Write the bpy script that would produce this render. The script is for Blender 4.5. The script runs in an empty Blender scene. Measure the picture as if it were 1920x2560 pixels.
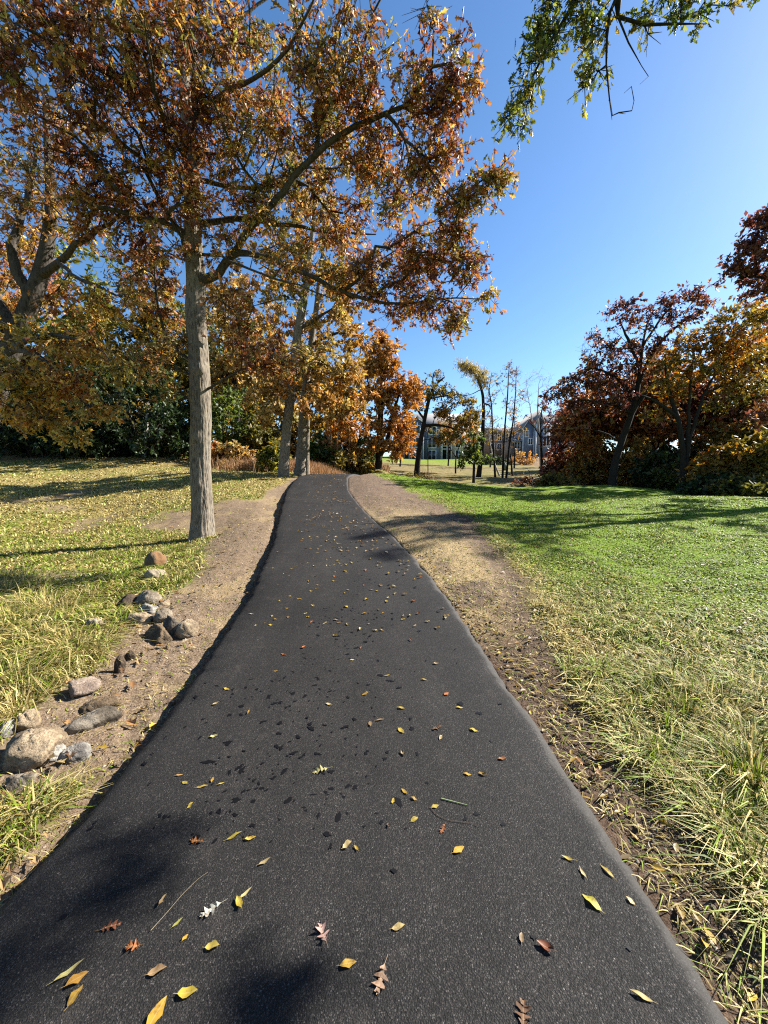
import bpy, math
import numpy as np

# ------------------------------------------------------------------ camera, sky, sun, exposure
F, CU, CV, EYE = 924.0, 960.0, 1280.0, 1.6          # measured lens (pixels of the 1920x2560 photo) and eye height
PITCH = math.atan(81.0 / F)
SUN_AZ, SUN_EL = math.radians(67), math.radians(36)  # azimuth clockwise from +Y (view direction)
S = bpy.context.scene
COL = S.collection
cam_d = bpy.data.cameras.new('camera'); cam = bpy.data.objects.new('camera', cam_d); COL.objects.link(cam)
cam_d.sensor_fit = 'VERTICAL'; cam_d.sensor_height = 36.0; cam_d.lens = 36.0 * F / 2560.0
cam_d.clip_start = 0.05; cam_d.clip_end = 3000
cam.location = (0, 0, EYE); cam.rotation_euler = (math.pi / 2 - PITCH, 0, 0)
S.camera = cam
W = bpy.data.worlds.new('World'); S.world = W; W.use_nodes = True
nt = W.node_tree
bgn = nt.nodes['Background']; sky = nt.nodes.new('ShaderNodeTexSky'); sky.sky_type = 'NISHITA'
sky.sun_disc = False; sky.sun_elevation = SUN_EL; sky.sun_rotation = SUN_AZ
sky.altitude = 200; sky.air_density = 1.0; sky.dust_density = 0.35; sky.ozone_density = 3.0
hsv = nt.nodes.new('ShaderNodeHueSaturation'); hsv.inputs['Saturation'].default_value = 1.16
nt.links.new(sky.outputs[0], hsv.inputs['Color']); nt.links.new(hsv.outputs[0], bgn.inputs[0]); bgn.inputs[1].default_value = 0.06
sd = bpy.data.lights.new('sun', 'SUN'); so = bpy.data.objects.new('sun', sd); COL.objects.link(so)
sd.energy = 5.0; sd.angle = math.radians(0.53); sd.color = (1.0, 0.955, 0.88)
so.location = (30, 6, 25); so.rotation_euler = (math.pi / 2 - SUN_EL, 0, -SUN_AZ + math.pi)
S.view_settings.view_transform = 'Standard'; S.view_settings.look = 'None'
S.view_settings.exposure = 1.85; S.view_settings.gamma = 1.0; S.view_settings.use_curve_mapping = False
S.render.engine = 'CYCLES'
S.cycles.max_bounces = 6; S.cycles.diffuse_bounces = 2; S.cycles.transmission_bounces = 4; S.cycles.glossy_bounces = 2
S.cycles.use_denoising = False; S.cycles.filter_width = 1.15
S.cycles.caustics_reflective = False; S.cycles.caustics_refractive = False

rng = np.random.default_rng(11)
SUNV = np.array([math.sin(SUN_AZ) * math.cos(SUN_EL), math.cos(SUN_AZ) * math.cos(SUN_EL), math.sin(SUN_EL)])


def P(u, v, Y):
    """World point at forward distance Y whose direction was measured at photo pixel (u, v)."""
    a, b = u - CU, CV - v
    d = np.array([a, F * math.cos(PITCH) + b * math.sin(PITCH), -F * math.sin(PITCH) + b * math.cos(PITCH)])
    d = d * (Y / d[1])
    return np.array([d[0], Y, d[2] + EYE])


# ------------------------------------------------------------------ numpy noise
def _h(ix, iy, s):
    n = (ix.astype(np.int64) * 374761393 + iy.astype(np.int64) * 668265263 + s * 974711) & 0x7fffffff
    n = ((n ^ (n >> 13)) * 1274126177) & 0x7fffffff
    return ((n ^ (n >> 16)) & 0xffff) / 65535.0


def vnoise(x, y, s=0):
    x = np.asarray(x, float); y = np.asarray(y, float)
    ix = np.floor(x); iy = np.floor(y); fx = x - ix; fy = y - iy
    fx = fx * fx * (3 - 2 * fx); fy = fy * fy * (3 - 2 * fy)
    a = _h(ix, iy, s); b = _h(ix + 1, iy, s); c = _h(ix, iy + 1, s); d = _h(ix + 1, iy + 1, s)
    return (a * (1 - fx) + b * fx) * (1 - fy) + (c * (1 - fx) + d * fx) * fy


def fbm(x, y, s=0, o=4):
    t = 0; a = .5; k = 1.0
    for i in range(o):
        t = t + a * vnoise(x * k + i * 17.3, y * k - i * 9.1, s + i); a *= .5; k *= 2.03
    return t / (1 - .5 ** o)


def sstep(a, b, x):
    t = np.clip((x - a) / (b - a), 0, 1); return t * t * (3 - 2 * t)


# ------------------------------------------------------------------ terrain
PW = 1.22                                            # half width of the asphalt
_py = np.array([-12, -6, 0, 1.3, 2.05, 2.85, 3.9, 5.0, 7.6, 10.1, 12.1, 15.2, 17.4, 18.7, 20.5, 23, 27, 32])
_px = np.array([-.2, -.22, -.23, -.23, -.24, -.28, -.38, -.5, -1.0, -1.6, -2.06, -2.72, -2.98, -3.05, -2.85, -2.2, -.6, 2.2])
_pz = np.array([-.1, -.05, 0, 0, -.02, 0, .07, .16, .39, .57, .77, 1.16, 1.55, 1.78, 1.92, 1.8, 1.3, .9])
_yy = np.linspace(-12, 32, 881)


def _smooth(a):
    v = np.interp(_yy, _py, a)
    k = np.hanning(31); k /= k.sum()
    return np.convolve(np.pad(v, 15, mode='edge'), k, 'valid')


_cx = _smooth(_px); _cz = _smooth(_pz); _hd = np.gradient(_cx, _yy)


def path_n(x, y):
    """signed sideways distance from the middle of the path (right positive)"""
    return (x - np.interp(y, _yy, _cx)) / np.sqrt(1 + np.interp(y, _yy, _hd) ** 2)


def path_z(y): return np.interp(y, _yy, _cz)


_ctl = [(x, y, z) for x, y, z in zip(_px, _py, _pz)]
for u, v, Y in [(505, 1355, 8.6), (200, 1300, 11.5), (100, 1205, 18), (100, 1150, 24), (330, 1150, 24), (600, 1190, 18.5), (560, 1250, 12.8),
                (-300, 1300, 10), (-500, 1180, 22), (716, 1194, 19.5), (765, 1183, 22),
                (1900, 1250, 13.5), (1300, 1290, 11), (1300, 1240, 17), (1100, 1203, 21), (930, 1182, 21), (1533, 1212, 23), (1720, 1235, 20),
                (1500, 1240, 17), (2300, 1265, 12), (2300, 1225, 20), (960, 1176, 32), (1050, 1190, 38), (1210, 1192, 40), (1100, 1163, 62),
                (1060, 1148, 86), (1370, 1141, 86), (1300, 1165, 62), (1250, 1192, 42), (1360, 1182, 44), (1500, 1160, 62), (1800, 1160, 60), (800, 1168, 34), (850, 1140, 86)]:
    _ctl.append(tuple(P(u, v, Y)))
_ctl += [(-2.4, 2, 0), (-4, 3, .0), (-3, 4.5, .02), (-5, 6, .08), (-9, 5, .1), (-8, 0, .1), (2.2, 2, .0), (4, 3, .05), (3, 5, .1), (6, 6, .22), (9, 3, .2), (9, -6, .1),
         (-9, -8, 0), (0, -14, -.1), (5, 29, .9), (14, 30, .7), (24, 30, 1.0), (-14, 32, 3.6), (-30, 30, 4.2), (-40, 10, 2.5), (40, 10, 1.0), (40, 30, 1.4),
         (-60, 60, 7), (0, 120, 9), (60, 90, 8), (-60, -40, 1), (60, -40, 1), (0, -60, 0)]
for a in np.linspace(0, 2 * math.pi, 14)[:-1]:
    for R_, z in ((220, 9), (900, 6)):
        _ctl.append((R_ * math.sin(a), R_ * math.cos(a), z if math.cos(a) > -.2 else 2))
_ctl = np.array(_ctl)
_dd = np.sqrt(((_ctl[:, None, :2] - _ctl[None, :, :2]) ** 2).sum(2) + 1.5)
_w = np.linalg.solve(np.block([[_dd + 0.02 * np.eye(len(_ctl)), np.ones((len(_ctl), 1))], [np.ones((1, len(_ctl))), np.zeros((1, 1))]]), np.append(_ctl[:, 2], 0))


def base_z(x, y):
    x = np.atleast_1d(np.asarray(x, float)); y = np.atleast_1d(np.asarray(y, float))
    out = np.empty(x.shape).ravel(); xr = x.ravel(); yr = y.ravel()
    for i in range(0, len(xr), 40000):
        d = np.sqrt((xr[i:i + 40000, None] - _ctl[None, :, 0]) ** 2 + (yr[i:i + 40000, None] - _ctl[None, :, 1]) ** 2 + 1.5)
        out[i:i + 40000] = d @ _w[:-1] + _w[-1]
    return out.reshape(x.shape)


def left_dirt(y): return np.interp(y, [0, 2, 3, 4.3, 6, 7, 8.3, 9.2, 10.2, 11.5, 12.5, 13.5, 17, 20, 26], [.2, .22, .6, 1.0, .95, 1.3, 1.9, 2.6, 4.4, 4.3, 2.6, 1.0, .55, .5, .3])


def right_dirt(y): return np.interp(y, [0, 1.2, 2.2, 3, 4, 5.5, 9, 12, 15, 17.5, 20, 23], [.45, .45, .52, .7, 1.0, 1.5, 2.5, 3.2, 3.0, 2.2, 1.0, .2])


def bare(x, y):
    """1 where the soil is bare, 0 where grass grows"""
    n = path_n(x, y); wob = (fbm(x * 1.3, y * 1.3, 5) - .5)
    dl = -n - PW; dr = n - PW
    wl = left_dirt(y) * (1 + .9 * wob) + .15 * wob; wr = right_dirt(y) * (1 + .5 * wob)
    bl = 1 - sstep(wl * .7, wl * 1.1 + .12, dl); br = 1 - sstep(wr * .8, wr * 1.05 + .1, dr)
    b = np.where(n < 0, bl, br) * (y < 26)
    b = np.maximum(b, .8 * sstep(.58, .72, fbm(x * .55 + 9, y * .55, 21)) * (n < 0) * (y < 16))
    # earth bank between the rocks on the left
    t_ = np.clip((y - 2.2) / 2.6, 0, 1); dd = np.hypot(x + 2.0 + .52 * t_, np.maximum(np.maximum(2.2 - y, y - 4.8), 0)) + .35 * wob
    b = np.maximum(b, 1 - sstep(.3, .62, dd))
    return np.clip(b, 0, 1)


def ground_z(x, y):
    x = np.asarray(x, float); y = np.asarray(y, float)
    z = base_z(x, y)
    n = path_n(x, y); pz = path_z(y)
    near = (y < 29) & (y > -11.5)
    a = np.abs(n)
    dl = -n - PW; dr = n - PW
    # blend to the path's own profile beside it, a shoulder drop on the left, nearly flush on the right
    k = 1 - sstep(.2, 2.2, a - PW)
    side = np.where(n < 0, pz - .14 + .08 * sstep(.1, 1.0, dl), pz - .055 + .05 * sstep(.05, .8, dr))
    z = np.where(near, z * (1 - k) + side * k, z)
    z = np.where(near & (a < PW + .02), pz - .16, z)
    r = np.hypot(x, y)
    amp = np.clip(1.5 - r / 30, 0.2, 1)
    rough = (fbm(x * 3.1, y * 3.1, 3) - .5) * .05 + (fbm(x * 14, y * 14, 8, 3) - .5) * .035 * bare(x, y)
    rough = rough * amp + (fbm(x * .35, y * .35, 30) - .5) * .22 * sstep(3, 8, r)
    z = z + np.where(near, rough * sstep(.0, .25, a - PW), rough)
    return z


def gz(x, y): return float(ground_z(np.array([x]), np.array([y]))[0])


# ------------------------------------------------------------------ mesh helpers
def mesh_raw(name, verts, loops, starts, smooth=False):
    me = bpy.data.meshes.new(name)
    verts = np.ascontiguousarray(verts, np.float32); loops = np.ascontiguousarray(loops, np.int32); starts = np.ascontiguousarray(starts, np.int32)
    me.vertices.add(len(verts)); me.vertices.foreach_set('co', verts.ravel())
    me.loops.add(len(loops)); me.loops.foreach_set('vertex_index', loops)
    me.polygons.add(len(starts)); me.polygons.foreach_set('loop_start', starts)
    me.update(calc_edges=True)
    if smooth:
        me.polygons.foreach_set('use_smooth', np.ones(len(starts), bool))
    return me


def mesh_poly(name, verts, faces, smooth=False):
    loops = [i for f in faces for i in f]; st = np.cumsum([0] + [len(f) for f in faces])[:-1]
    return mesh_raw(name, np.array(verts, float).reshape(-1, 3), loops, st, smooth)


def attr(me, name, vals, dom='POINT'):
    a = me.attributes.new(name, 'FLOAT', dom); a.data.foreach_set('value', np.ascontiguousarray(vals, np.float32))


def link(name, me, mat=None, parent=None, **props):
    o = bpy.data.objects.new(name, me); COL.objects.link(o)
    if mat is not None and me is not None and len(me.materials) == 0: me.materials.append(mat)
    if parent is not None: o.parent = parent
    for k, v in props.items():
        if v is not None: o[k] = v
    return o


def empty(name, loc, label, category, group=None):
    o = bpy.data.objects.new(name, None); COL.objects.link(o); o.location = loc
    o['label'] = label; o['category'] = category
    if group: o['group'] = group
    return o


def stamp(tv, tf, pos, R, size):
    """repeat a small template (verts tv, faces tf) at every pos with rotation R (N,3,3) and size (N,) or (N,3)"""
    tv = np.asarray(tv, float); N = len(pos)
    size = np.asarray(size, float)
    loc = tv[None] * (size[:, None, None] if size.ndim == 1 else size[:, None, :])
    v = np.einsum('nij,nkj->nki', R, loc) + pos[:, None]
    fl = np.array([i for f in tf for i in f]); ln = np.array([len(f) for f in tf])
    loops = (np.arange(N)[:, None] * len(tv) + fl[None]).ravel()
    st = np.cumsum(np.concatenate([[0], np.tile(ln, N)]))[:-1]
    return v.reshape(-1, 3), loops, st


def nrm(a): return a / np.maximum(np.linalg.norm(a, axis=-1, keepdims=True), 1e-9)


def frames(d, nvec):
    """rotation matrices with local x along d and local z as near nvec as possible"""
    x = nrm(d); y = nrm(np.cross(nvec, x)); z = np.cross(x, y)
    return np.stack([x, y, z], axis=2)


def half(pts):
    """leaf template folded along its rib from one half outline"""
    m = len(pts); v = [(x, 0, z) for x, y, z in (pts[0], pts[-1])]
    L = list(range(2, 2 + m - 2)); R_ = list(range(m, m + m - 2))
    v += [(x, y, z) for x, y, z in pts[1:-1]] + [(x, -y, z) for x, y, z in pts[1:-1]]
    return np.array(v), [[0, 1] + L[::-1], [0] + R_ + [1]]


OAK_HI = half([(0, 0, 0), (.2, .11, .03), (.28, .05, .01), (.38, .25, .09), (.46, .24, .08), (.5, .08, .02), (.62, .31, .08), (.7, .28, .07), (.74, .09, .01), (.88, .17, .0), (.92, .06, -.03), (1, 0, -.06)])
OAK_MD = half([(0, 0, 0), (.3, .2, .06), (.4, .07, .02), (.64, .3, .07), (.74, .09, .0), (1, 0, -.06)])
KITE = half([(0, 0, 0), (.45, .3, .06), (1, 0, -.05)])
LANCE = half([(0, 0, 0), (.4, .13, .02), (1, 0, -.05)])


def tube(path, radii, sides=6, cap=True):
    path = np.asarray(path, float); n = len(path)
    t = np.gradient(path, axis=0); t = nrm(t)
    ref = np.array([0.31, 0.11, .94]) if abs(t[0][2]) < .9 else np.array([1., .2, .1])
    u = nrm(np.cross(t, ref)); w = np.cross(t, u)
    a = np.arange(sides) * 2 * math.pi / sides
    v = path[:, None] + np.asarray(radii, float)[:, None, None] * (np.cos(a)[None, :, None] * u[:, None] + np.sin(a)[None, :, None] * w[:, None])
    i = np.arange(n - 1)[:, None] * sides; j = np.arange(sides)[None]; k = (j + 1) % sides
    q = np.stack([i + j, i + k, i + sides + k, i + sides + j], -1).reshape(-1, 4)
    return v.reshape(-1, 3), q


class Quads:
    def __init__(s): s.v = []; s.q = []; s.n = 0

    def add(s, v, q): s.v.append(v); s.q.append(q + s.n); s.n += len(v)

    def mesh(s, name, smooth=True):
        v = np.concatenate(s.v); q = np.concatenate(s.q)
        return mesh_raw(name, v, q.ravel(), np.arange(len(q)) * 4, smooth)


# ------------------------------------------------------------------ materials
def mat(name):
    m = bpy.data.materials.new(name); m.use_nodes = True
    n = m.node_tree.nodes; b = n['Principled BSDF']
    return m, m.node_tree, b


def nd(t, kind, **kw):
    n = t.nodes.new(kind)
    for k, v in kw.items(): setattr(n, k, v)
    return n


def setin(n, **kw):
    for k, v in kw.items(): n.inputs[k.replace('_', ' ')].default_value = v


def ramp(t, fac, stops, interp='LINEAR'):
    r = nd(t, 'ShaderNodeValToRGB'); cr = r.color_ramp; cr.interpolation = interp
    while len(cr.elements) < len(stops): cr.elements.new(.5)
    for e, (p, c) in zip(cr.elements, stops):
        e.position = p; e.color = (*c, 1) if len(c) == 3 else c
    if fac is not None: t.links.new(fac, r.inputs[0])
    return r.outputs[0]


def mixc(t, fac, a, b, mode='MIX'):
    m = nd(t, 'ShaderNodeMix', data_type='RGBA', blend_type=mode)
    for sock, val in ((m.inputs[0], fac), (m.inputs[6], a), (m.inputs[7], b)):
        if hasattr(val, 'is_output'): t.links.new(val, sock)
        elif isinstance(val, (int, float)): sock.default_value = val
        else: sock.default_value = (*val, 1)
    return m.outputs[2]


def mth(t, op, a, b=0.0, c=None, clamp=False):
    m = nd(t, 'ShaderNodeMath', operation=op, use_clamp=clamp)
    for i, v in enumerate((a, b) if c is None else (a, b, c)):
        if hasattr(v, 'is_output'): t.links.new(v, m.inputs[i])
        else: m.inputs[i].default_value = v
    return m.outputs[0]


def noise(t, scale, detail=4, rough=.6, vec=None, dist=0):
    n = nd(t, 'ShaderNodeTexNoise'); setin(n, Scale=scale, Detail=detail, Roughness=rough, Distortion=dist)
    if vec is None:
        vec = wpos(t)
    t.links.new(vec, n.inputs['Vector'])
    return n.outputs[0]


def wpos(t): return nd(t, 'ShaderNodeNewGeometry').outputs['Position']


def att(t, name): return nd(t, 'ShaderNodeAttribute', attribute_name=name).outputs['Fac']


def mapped(t, vec, scale):
    m = nd(t, 'ShaderNodeMapping'); m.inputs['Scale'].default_value = scale; t.links.new(vec, m.inputs[0]); return m.outputs[0]


def leaf_mat(name, stops, trans=.38, rough=.5, spec=.28):
    m, t, b = mat(name)
    c = ramp(t, att(t, 'hue'), stops)
    c = mixc(t, 1.0, c, ramp(t, att(t, 'rnd'), [(0, (.34, .33, .32)), (.6, (.84, .82, .80)), (1, (1.4, 1.4, 1.36))]), 'MULTIPLY')
    t.links.new(c, b.inputs['Base Color']); setin(b, Roughness=rough); b.inputs['Specular IOR Level'].default_value = spec
    tr = nd(t, 'ShaderNodeBsdfTranslucent')
    hs = nd(t, 'ShaderNodeHueSaturation'); setin(hs, Saturation=1.1, Value=1.3); t.links.new(c, hs.inputs['Color']); t.links.new(hs.outputs[0], tr.inputs[0])
    mx = nd(t, 'ShaderNodeMixShader'); mx.inputs[0].default_value = trans
    t.links.new(b.outputs[0], mx.inputs[1]); t.links.new(tr.outputs[0], mx.inputs[2])
    t.links.new(mx.outputs[0], t.nodes['Material Output'].inputs[0])
    return m


AUT = [(0, (.10, .12, .03)), (.2, (.26, .24, .06)), (.4, (.45, .31, .10)), (.58, (.44, .21, .075)), (.76, (.30, .11, .05)), (.9, (.20, .065, .04)), (1, (.12, .045, .035))]
M = {}
M['oak'] = leaf_mat('oak_leaf_autumn', AUT)
M['gold'] = leaf_mat('leaf_gold', [(0, (.18, .17, .05)), (.35, (.42, .30, .10)), (.7, (.48, .26, .085)), (1, (.42, .17, .05))])
M['orange'] = leaf_mat('leaf_orange', [(0, (.42, .25, .09)), (.4, (.48, .22, .065)), (.8, (.40, .15, .05)), (1, (.25, .09, .04))])
M['red'] = leaf_mat('leaf_burgundy', [(0, (.34, .18, .06)), (.3, (.22, .09, .045)), (.65, (.15, .05, .04)), (1, (.08, .03, .03))], trans=.38)
M['green'] = leaf_mat('leaf_green', [(0, (.045, .08, .02)), (.5, (.095, .135, .03)), (.85, (.20, .20, .04)), (1, (.38, .27, .05))], trans=.42)
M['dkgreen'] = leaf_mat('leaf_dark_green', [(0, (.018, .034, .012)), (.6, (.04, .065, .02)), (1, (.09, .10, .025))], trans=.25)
M['goldoak_sunlit'] = leaf_mat('leaf_gold_sunlit_tone', [(0, (.26, .24, .06)), (.35, (.55, .40, .11)), (.65, (.55, .30, .08)), (.85, (.42, .16, .05)), (1, (.25, .08, .04))], trans=.45)  # sunlight put into the colour: lighter gold for the leaning oak's shaded boughs
M['willow'] = leaf_mat('leaf_pale_yellow', [(0, (.38, .32, .12)), (1, (.5, .38, .12))])
M['olive'] = leaf_mat('leaf_olive', [(0, (.10, .10, .025)), (.4, (.21, .17, .04)), (.75, (.36, .21, .05)), (1, (.32, .11, .03))])


def bark_mat(name, c0, c1, sc=1.0, bump=.6):
    m, t, b = mat(name)
    p = wpos(t)
    v = nd(t, 'ShaderNodeTexVoronoi', feature='F1'); setin(v, Scale=26 * sc); t.links.new(mapped(t, p, (1, 1, .24)), v.inputs['Vector'])
    n1 = noise(t, 34 * sc, 6, .75, mapped(t, p, (1, 1, .5)))
    n2 = noise(t, 2.3, 3, .6)
    h = mth(t, 'ADD', mth(t, 'MULTIPLY', v.outputs['Distance'], .8), mth(t, 'MULTIPLY', n1, .6))
    c = ramp(t, h, [(.25, c0), (.75, c1)])
    c = mixc(t, mth(t, 'MULTIPLY', ramp(t, noise(t, 5.5, 5, .7), [(.5, (0, 0, 0)), (.62, (.75, .75, .75))]), ramp(t, n1, [(.35, (0, 0, 0)), (.6, (1, 1, 1))])), c, (c1[0] * 1.45, c1[1] * 1.5, c1[2] * 1.45))
    t.links.new(c, b.inputs['Base Color']); setin(b, Roughness=.9); b.inputs['Specular IOR Level'].default_value = .15
    bp = nd(t, 'ShaderNodeBump'); setin(bp, Strength=bump, Distance=.03); t.links.new(h, bp.inputs['Height']); t.links.new(bp.outputs[0], b.inputs['Normal'])
    return m


M['bark'] = bark_mat('oak_bark', (.02, .016, .0125), (.165, .138, .105))
M['bark_dark'] = bark_mat('bark_dark', (.007, .0056, .0046), (.026, .021, .017), .6, .4)
M['limb'] = bark_mat('oak_limb_bark', (.012, .0098, .008), (.06, .05, .04), .8, .5)
M['bark_pale'] = bark_mat('bark_pale', (.16, .14, .12), (.42, .38, .33), .6, .4)


def build_ground_mat():
    m, t, b = mat('ground_soil_and_turf')
    p = wpos(t)
    n_f = noise(t, 55, 5, .7); n_m = noise(t, 9, 5, .65); n_l = noise(t, 1.2, 4, .6)
    soil = ramp(t, n_m, [(.25, (.04, .027, .018)), (.5, (.095, .064, .044)), (.75, (.17, .12, .082))])
    soil = mixc(t, ramp(t, n_f, [(.45, (0, 0, 0)), (.68, (.6, .6, .6))]), soil, (.27, .2, .135))
    soil = mixc(t, ramp(t, n_f, [(.25, (.7, .7, .7)), (.42, (0, 0, 0))]), soil, (.05, .033, .022))
    v = nd(t, 'ShaderNodeTexVoronoi'); setin(v, Scale=38); t.links.new(p, v.inputs['Vector'])
    peb = ramp(t, v.outputs['Distance'], [(.18, (1, 1, 1)), (.26, (0, 0, 0))])
    pebc = ramp(t, v.outputs['Color'], [(.2, (.08, .06, .045)), (.6, (.2, .155, .115)), (1, (.4, .34, .26))])
    soil = mixc(t, mth(t, 'MULTIPLY', peb, .55), soil, pebc)
    straw = ramp(t, n_f, [(.3, (.08, .052, .03)), (.5, (.25, .18, .09)), (.72, (.48, .38, .2))])
    soil = mixc(t, att(t, 'straw'), soil, straw)
    green = ramp(t, n_f, [(.3, (.035, .06, .003)), (.5, (.10, .165, .007)), (.75, (.17, .25, .012))])
    dry = ramp(t, n_f, [(.3, (.07, .05, .02)), (.5, (.22, .165, .06)), (.75, (.38, .29, .12))])
    turf = mixc(t, att(t, 'dry'), green, dry)
    scrub = ramp(t, noise(t, 1.7, 6, .7), [(.35, (.06, .045, .025)), (.5, (.16, .10, .055)), (.7, (.27, .19, .09))])
    soil = mixc(t, att(t, 'moist'), soil, mixc(t, 1.0, soil, (.62, .58, .56), 'MULTIPLY'))
    c = mixc(t, att(t, 'bare'), turf, soil)
    c = mixc(t, att(t, 'scrub'), c, scrub)
    t.links.new(c, b.inputs['Base Color']); setin(b, Roughness=.95); b.inputs['Specular IOR Level'].default_value = .1
    bp = nd(t, 'ShaderNodeBump'); setin(bp, Strength=.8, Distance=.02)
    t.links.new(mth(t, 'ADD', n_f, mth(t, 'MULTIPLY', peb, .35)), bp.inputs['Height']); t.links.new(bp.outputs[0], b.inputs['Normal'])
    return m


def dryness(x, y):
    """how straw-coloured the grass is"""
    n = path_n(x, y); big = fbm(x * .45, y * .45, 40); sm = fbm(x * 2.2, y * 2.2, 44)
    left = .62 + .8 * (big - .5) + .8 * (sm - .5) + .22 * sstep(9, 13, y)
    right = np.interp(np.hypot(x - 1.6, (y - 2.5) * .75), [1.2, 2.2, 3.2, 5.0], [.42, .24, .08, .0]) + .5 * (sm - .5) + .3 * (big - .5) * (y < 9)
    edge = .35 * (1 - sstep(0, .6, n - PW - right_dirt(y)))
    right = np.where(y < 22, right + edge, right)
    d = np.where(n < 0, left, right)
    d = np.where(y > 26, .25 + .8 * (big - .5), d)
    return np.clip(d, 0.02, 1)


def scrubness(x, y):
    s = sstep(24, 29, y) * (1 - sstep(56, 68, y)) * (.75 + .6 * (fbm(x * .2, y * .2, 60) - .5))
    s = np.maximum(s, sstep(-4, -9, x) * sstep(22, 26, y))
    s = np.maximum(s, sstep(18, 26, x) * sstep(17, 24, y))
    return np.clip(s, 0, 1)


# ------------------------------------------------------------------ ground
def build_ground():
    th = np.radians(np.concatenate([np.arange(-64, 64, .3), np.arange(64, 296, 4)]))
    r = np.concatenate([.25 * np.exp(np.arange(0, 300) * .0165), .25 * np.exp(299 * .0165) * np.exp(np.arange(1, 60) * .075)])
    T, R_ = np.meshgrid(th, r)
    x = (R_ * np.sin(T)); y = (R_ * np.cos(T))
    z = ground_z(x.ravel(), y.ravel())
    v = np.stack([x.ravel(), y.ravel(), z], 1); nr, nc = x.shape
    v = np.vstack([v, [[0, 0, z[:nc].mean()]]])
    i = np.arange(nr - 1)[:, None] * nc; j = np.arange(nc)[None]; k = (j + 1) % nc
    q = np.stack([i + j, i + nc + j, i + nc + k, i + k], -1).reshape(-1, 4)
    c = len(v) - 1; jj = np.arange(nc); tri = np.stack([np.full(nc, c), jj, (jj + 1) % nc], 1)
    loops = np.concatenate([q.ravel(), tri.ravel()]); st = np.concatenate([np.arange(len(q)) * 4, len(q) * 4 + np.arange(nc) * 3])
    me = mesh_raw('ground', v, loops, st, True)
    xx, yy = v[:, 0], v[:, 1]; n = path_n(xx, yy)
    attr(me, 'bare', bare(xx, yy)); attr(me, 'dry', dryness(xx, yy)); attr(me, 'scrub', scrubness(xx, yy))
    dr = n - PW
    stw = (n > 0) * (1 - sstep(.5, .8, dr / right_dirt(yy))) * sstep(3.0, 4.5, yy) * (1 - sstep(9, 13, yy)) * .9 * sstep(.3, .55, fbm(xx * 2, yy * 2, 70)) + (.3 * (fbm(xx * 1.2, yy * 1.2, 71) > .55) + .12) * (n < 0)
    attr(me, 'straw', np.clip(stw, 0, 1))
    attr(me, 'moist', np.clip((n > 0) * (1.15 - sstep(2.5, 5.5, yy)) + (n > 0) * sstep(.75, .95, dr / right_dirt(yy)) * (yy < 14), 0, 1))
    link('ground', me, build_ground_mat(), kind='structure', label='grass verges and bare earth beside the path')


build_ground()


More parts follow.
